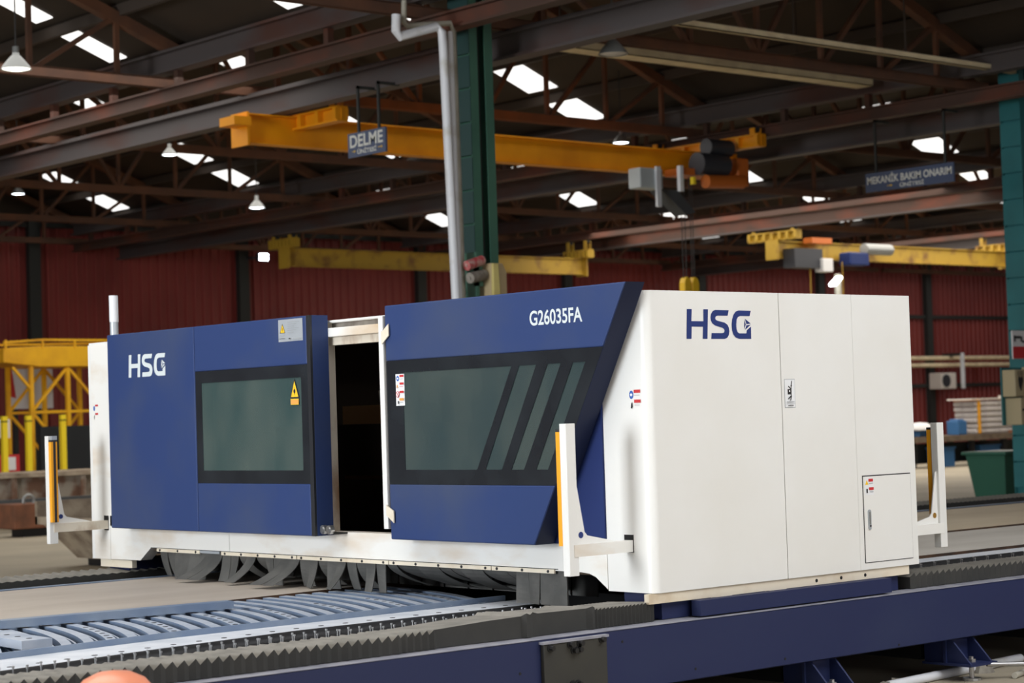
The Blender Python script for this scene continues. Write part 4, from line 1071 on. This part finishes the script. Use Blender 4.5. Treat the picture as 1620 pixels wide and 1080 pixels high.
ps = thing('poster_board', (14.6, 35.0, 0), 'white and red poster board half hidden behind the lattice tower', 'poster')
MB().box(13.95, 15.1, 35.0, 35.04, 2.3, 3.3).build('poster_panel', 'paper_white', ps)
MB().prism([(13.95, 2.6), (14.15, 2.55), (14.05, 3.25), (13.95, 3.3)], 'y', 34.99, 35.0).build('red_print', 'sticker_red', ps)
MB().box(14.1, 14.2, 35.0, 35.1, 0, 2.3).box(14.85, 14.95, 35, 35.1, 0, 2.3).build('poster_leg', 'wall_post', ps)
fe = thing('hose_cabinet', (11.6, 31.2, .9), 'red fire hose cabinet with a white label low at the left edge', 'cabinet')
MB().box(11.35, 12.25, 31.2, 31.5, 0, 1.30).build('cabinet_body', 'sticker_red', fe)
MB().box(11.85, 12.15, 31.18, 31.2, .98, 1.25).build('cabinet_label', 'paper_white', fe)
nb = solo(MB().box(12.0, 12.25, 31.6, 31.64, 1.65, 2.05).box(12.1, 12.14, 31.64, 31.7, 0, 2.0), 'notice_board', 'ac_white', (12.1, 31.6, 0), 'small pale notice board behind the yellow posts', 'sign')

# ------------------------------------------------------------------ props, right background
wb_ = thing('wheelie_bin', (20.95, 12.9, 0), 'dark green plastic bin by the teal column', 'bin')
mb = MB(); frustum(mb, 20.85, 21.55, 12.6, 13.2, .06, 20.72, 21.75, 12.5, 13.3, .86)
mb.build('bin_body', 'green_plastic', wb_)
MB().box(20.66, 21.80, 12.44, 13.36, .86, .92).build('bin_lid', 'green_plastic', wb_, bevel=.02)
MB().box(20.9, 21.5, 12.65, 13.15, 0, .06).build('bin_base', 'dark_steel', wb_)
BY = 27.0
be = thing('work_bench', (40.0, BY, 0), 'long low workbench along the far right wall', 'bench')
MB().box(36.2, 42.6, BY-.5, BY+.5, .70, .86).build('bench_top', 'bench_wood', be)
for x in (37.2, 38.9, 40.4, 42.2):
    MB().box(x-.08, x+.08, BY-.42, BY-.30, 0, .7).build('bench_leg', 'dark_steel', be)
    MB().box(x-.08, x+.08, BY+.30, BY+.42, 0, .7).build('bench_leg', 'dark_steel', be)
MB().box(37.2, 42.2, BY+.2, BY+.3, .1, .65).build('bench_back', 'wall_post', be)
for i in range(6):
    z0 = .86+i*.155
    mb = MB().box(39.15+random.uniform(-.03, .03), 41.9+random.uniform(-.05, .05), BY-.4, BY+.4, z0, z0+.145)
    solo(mb, 'board_bundle', 'sack_white', (40.5, BY, z0), 'pale grey bundle of boards, %s of the stack on the far bench' % ('lowest', 'second from below', 'third from below', 'fourth from below', 'fifth from below', 'topmost')[i], 'bundle', 'stacked bundles on the far bench', bevel=.05)
for (x, lab) in ((39.2, 'orange strap around the left end of the board stack'), (41.3, 'orange strap around the right end of the board stack')):
    solo(MB().box(x-.05, x+.05, BY-.46, BY-.43, .88, 1.76).box(x-.05, x+.05, BY-.46, BY+.40, 1.795, 1.81), 'strap', 'yellow_guard', (x, BY-.44, .88), lab, 'strap')
solo(MB().box(38.9, 42.0, BY-.42, BY+.42, 1.815, 1.86).box(40.2, 40.5, BY-.42, BY-.38, 1.86, 1.92), 'cover_board', 'ac_white', (40.5, BY, 1.8), 'thin pale cover board on top of the board stack', 'board')
solo(MB().box(41.4, 41.75, BY-.45, BY-.1, 1.865, 1.97).box(41.85, 42.15, BY-.47, BY-.43, 1.55, 1.85), 'yellow_rag', 'bright_yellow', (41.6, BY-.3, 1.86), 'yellow cloth at the right top end of the board stack', 'cloth')
for (x0_, x1_, z1_, m_, lab) in ((36.6, 37.6, .98, 'blue_plastic', 'blue crate with white cloth on the far bench, beside the rear guard post'), (38.35, 38.75, 1.25, 'blue_plastic', 'blue canister on the far bench left of the board stack')):
    solo(MB().box(x0_, x1_, BY-.35, BY+.05, .861, z1_).box(x0_+.06, x1_-.06, BY-.30, BY, z1_, z1_+.05), 'plastic_container', m_, ((x0_+x1_)/2, BY-.15, .86), lab, 'container', bevel=.02)
solo(MB().lathe([(.001, .22), (.2, .20), (.34, .12), (.38, .03), (.36, 0)], (36.85, BY-.2, 1.031), 14), 'white_cloth', 'paper_white', (36.85, BY-.2, 1.03), 'bundled white cloth on the blue crate', 'cloth', smooth=True)
for (x0_, x1_, m_, lab) in ((37.5, 38.2, 'blue_plastic', 'blue bin under the far bench, left one'), (39.4, 40.3, 'blue_plastic', 'blue bin under the far bench, right one')):
    solo(MB().box(x0_, x1_, BY-.3, BY+.1, .0, .5).box(x0_-.03, x1_+.03, BY-.33, BY+.13, .5, .55), 'storage_bin', m_, ((x0_+x1_)/2, BY-.1, 0), lab, 'bin')
solo(MB().box(38.3, 40.8, 25.2, 25.9, .28, .34).box(38.3, 40.8, 25.2, 25.26, 0, .3).box(38.3, 38.4, 25.2, 25.9, 0, .3).box(40.7, 40.8, 25.2, 25.9, 0, .3), 'low_pallet', 'bench_wood', (39.5, 25.5, 0), 'low brown pallet on the floor before the far bench', 'pallet')
st = thing('steel_stool', (36.4, 22.6, 0), 'rusty brown steel stand in front of the board stack', 'stand')
MB().box(35.55, 37.2, 22.4, 23.0, .95, 1.02).build('stand_top', 'rust_brown', st)
for x in (35.7, 37.0):
    MB().box(x-.07, x+.07, 22.45, 22.6, 0, .95).build('stand_leg', 'rust_brown', st)
MB().box(35.7, 37.0, 22.5, 22.55, .35, .9).build('stand_panel', 'interior_dark', st)
MB().box(36.3, 36.5, 22.48, 22.5, .6, .75).build('stand_label', 'paper_white', st)
solo(MB().box(36.7, 37.15, 22.5, 22.8, 1.021, 1.22).box(36.75, 37.1, 22.52, 22.78, 1.22, 1.26), 'tool_box', 'bench_wood', (36.9, 22.65, 1.02), 'small brown box on the rusty stand', 'box')
ac = thing('air_conditioner', (47.4, 41.6, 2.6), 'pale outdoor air conditioner unit on the far red wall', 'air conditioner')
MB().box(56.8, 57.75, 41.2, 41.8, 2.30, 2.93).build('unit_body', 'ac_white', ac, bevel=.03)
MB().cyl((57.1, 41.2, 2.62), (57.1, 41.17, 2.62), .25, 18).build('fan_grille', 'motor_dark', ac)
ac.location = (57.0, 41.5, 2.35)
for ch in ac.children:
    for v in ch.data.vertices: v.co += Vector((47.4, 41.6, 2.6))-Vector((57.0, 41.5, 2.35))
tb = thing('tube_light', (57.7, 41.2, 2.3), 'vertical white tube light fixture beside the air conditioner', 'lamp')
MB().cyl((57.9, 41.0, 2.30), (57.9, 41.0, 3.70), .09, 12).build('tube', 'pipe_white', tb, smooth=True)
MB().box(57.8, 58.0, 41.0, 41.9, 3.6, 3.7).build('tube_bracket', 'wall_post', tb)
for z_, lab in ((3.52, 'upper of two cream pipes along the far right wall'), (3.24, 'lower of two cream pipes along the far right wall')):
    solo(MB().cyl((53.0, 41.6, z_), (66.0, 41.6, z_), .085, 10), 'wall_pipe', 'cream_tray', (59, 41.6, z_), lab, 'pipe', smooth=True)

# ------------------------------------------------------------------ foreground
bo = thing('orange_bollard', (-4.25, .0, 0), 'salmon-orange round cap at the bottom edge in front of the bellows', 'bollard')
bx_, by_ = -4.02, -1.05
bo.location = (bx_, by_, 0); ROOT[bo.name] = Vector((bx_, by_, 0))
MB().lathe([(.12, 0), (.12, .66)], (bx_, by_, 0), 20).build('bollard_shaft', 'salmon', bo, smooth=True)
MB().lathe([(.165, .655), (.172, .70), (.158, .755), (.12, .80), (.065, .826), (.001, .834)], (bx_, by_, 0), 28).build('bollard_cap', 'salmon', bo, smooth=True)
for i, (p, q, rr, m_, lab) in enumerate((
    ((1.35, -.25, .06), (2.55, -.85, .02), .016, 'dark_steel', 'dark rod on the floor leading from the left bed foot'),
    ((2.75, -.2, .10), (3.9, -.7, .03), .014, 'bright_steel', 'thin bright rod on the floor at the right bed foot'),
    ((2.0, .0, .03), (3.6, .15, .03), .03, 'pipe_white', 'white pipe lying on the floor behind the bed feet'),
    ((2.9, -.30, .02), (3.7, -.05, .02), .02, 'pipe_old', 'grey pipe lying on the floor at the bottom right'))):
    solo(MB().cyl(p, q, rr, 10), 'loose_rod', m_, ((p[0]+q[0])/2, (p[1]+q[1])/2, 0), lab, 'rod', smooth=True)
for (x, y, s) in ((1.85, -.10, .10), (2.15, .05, .08), (1.72, .1, .07), (3.05, .05, .09), (3.3, -.25, .05), (2.35, -.35, .05)):
    mb = MB()
    P = [(x+s*math.cos(a)*random.uniform(.7, 1.1), y+s*.8*math.sin(a)*random.uniform(.7, 1.1), 0) for a in [2*PI*j/7 for j in range(7)]]
    T = [(x+(px-x)*.6, y+(py-y)*.6, s*random.uniform(.5, .8)) for px, py, _ in P]
    mb.poly(P+T, [tuple(range(7, 14))]+[(j, (j+1) % 7, 7+(j+1) % 7, 7+j) for j in range(7)])
    solo(mb, 'rubble_chunk', 'floor_rubble', (x, y, 0), 'pale chunk of rubble on the floor between the bed feet', 'rubble', 'rubble under the bed')
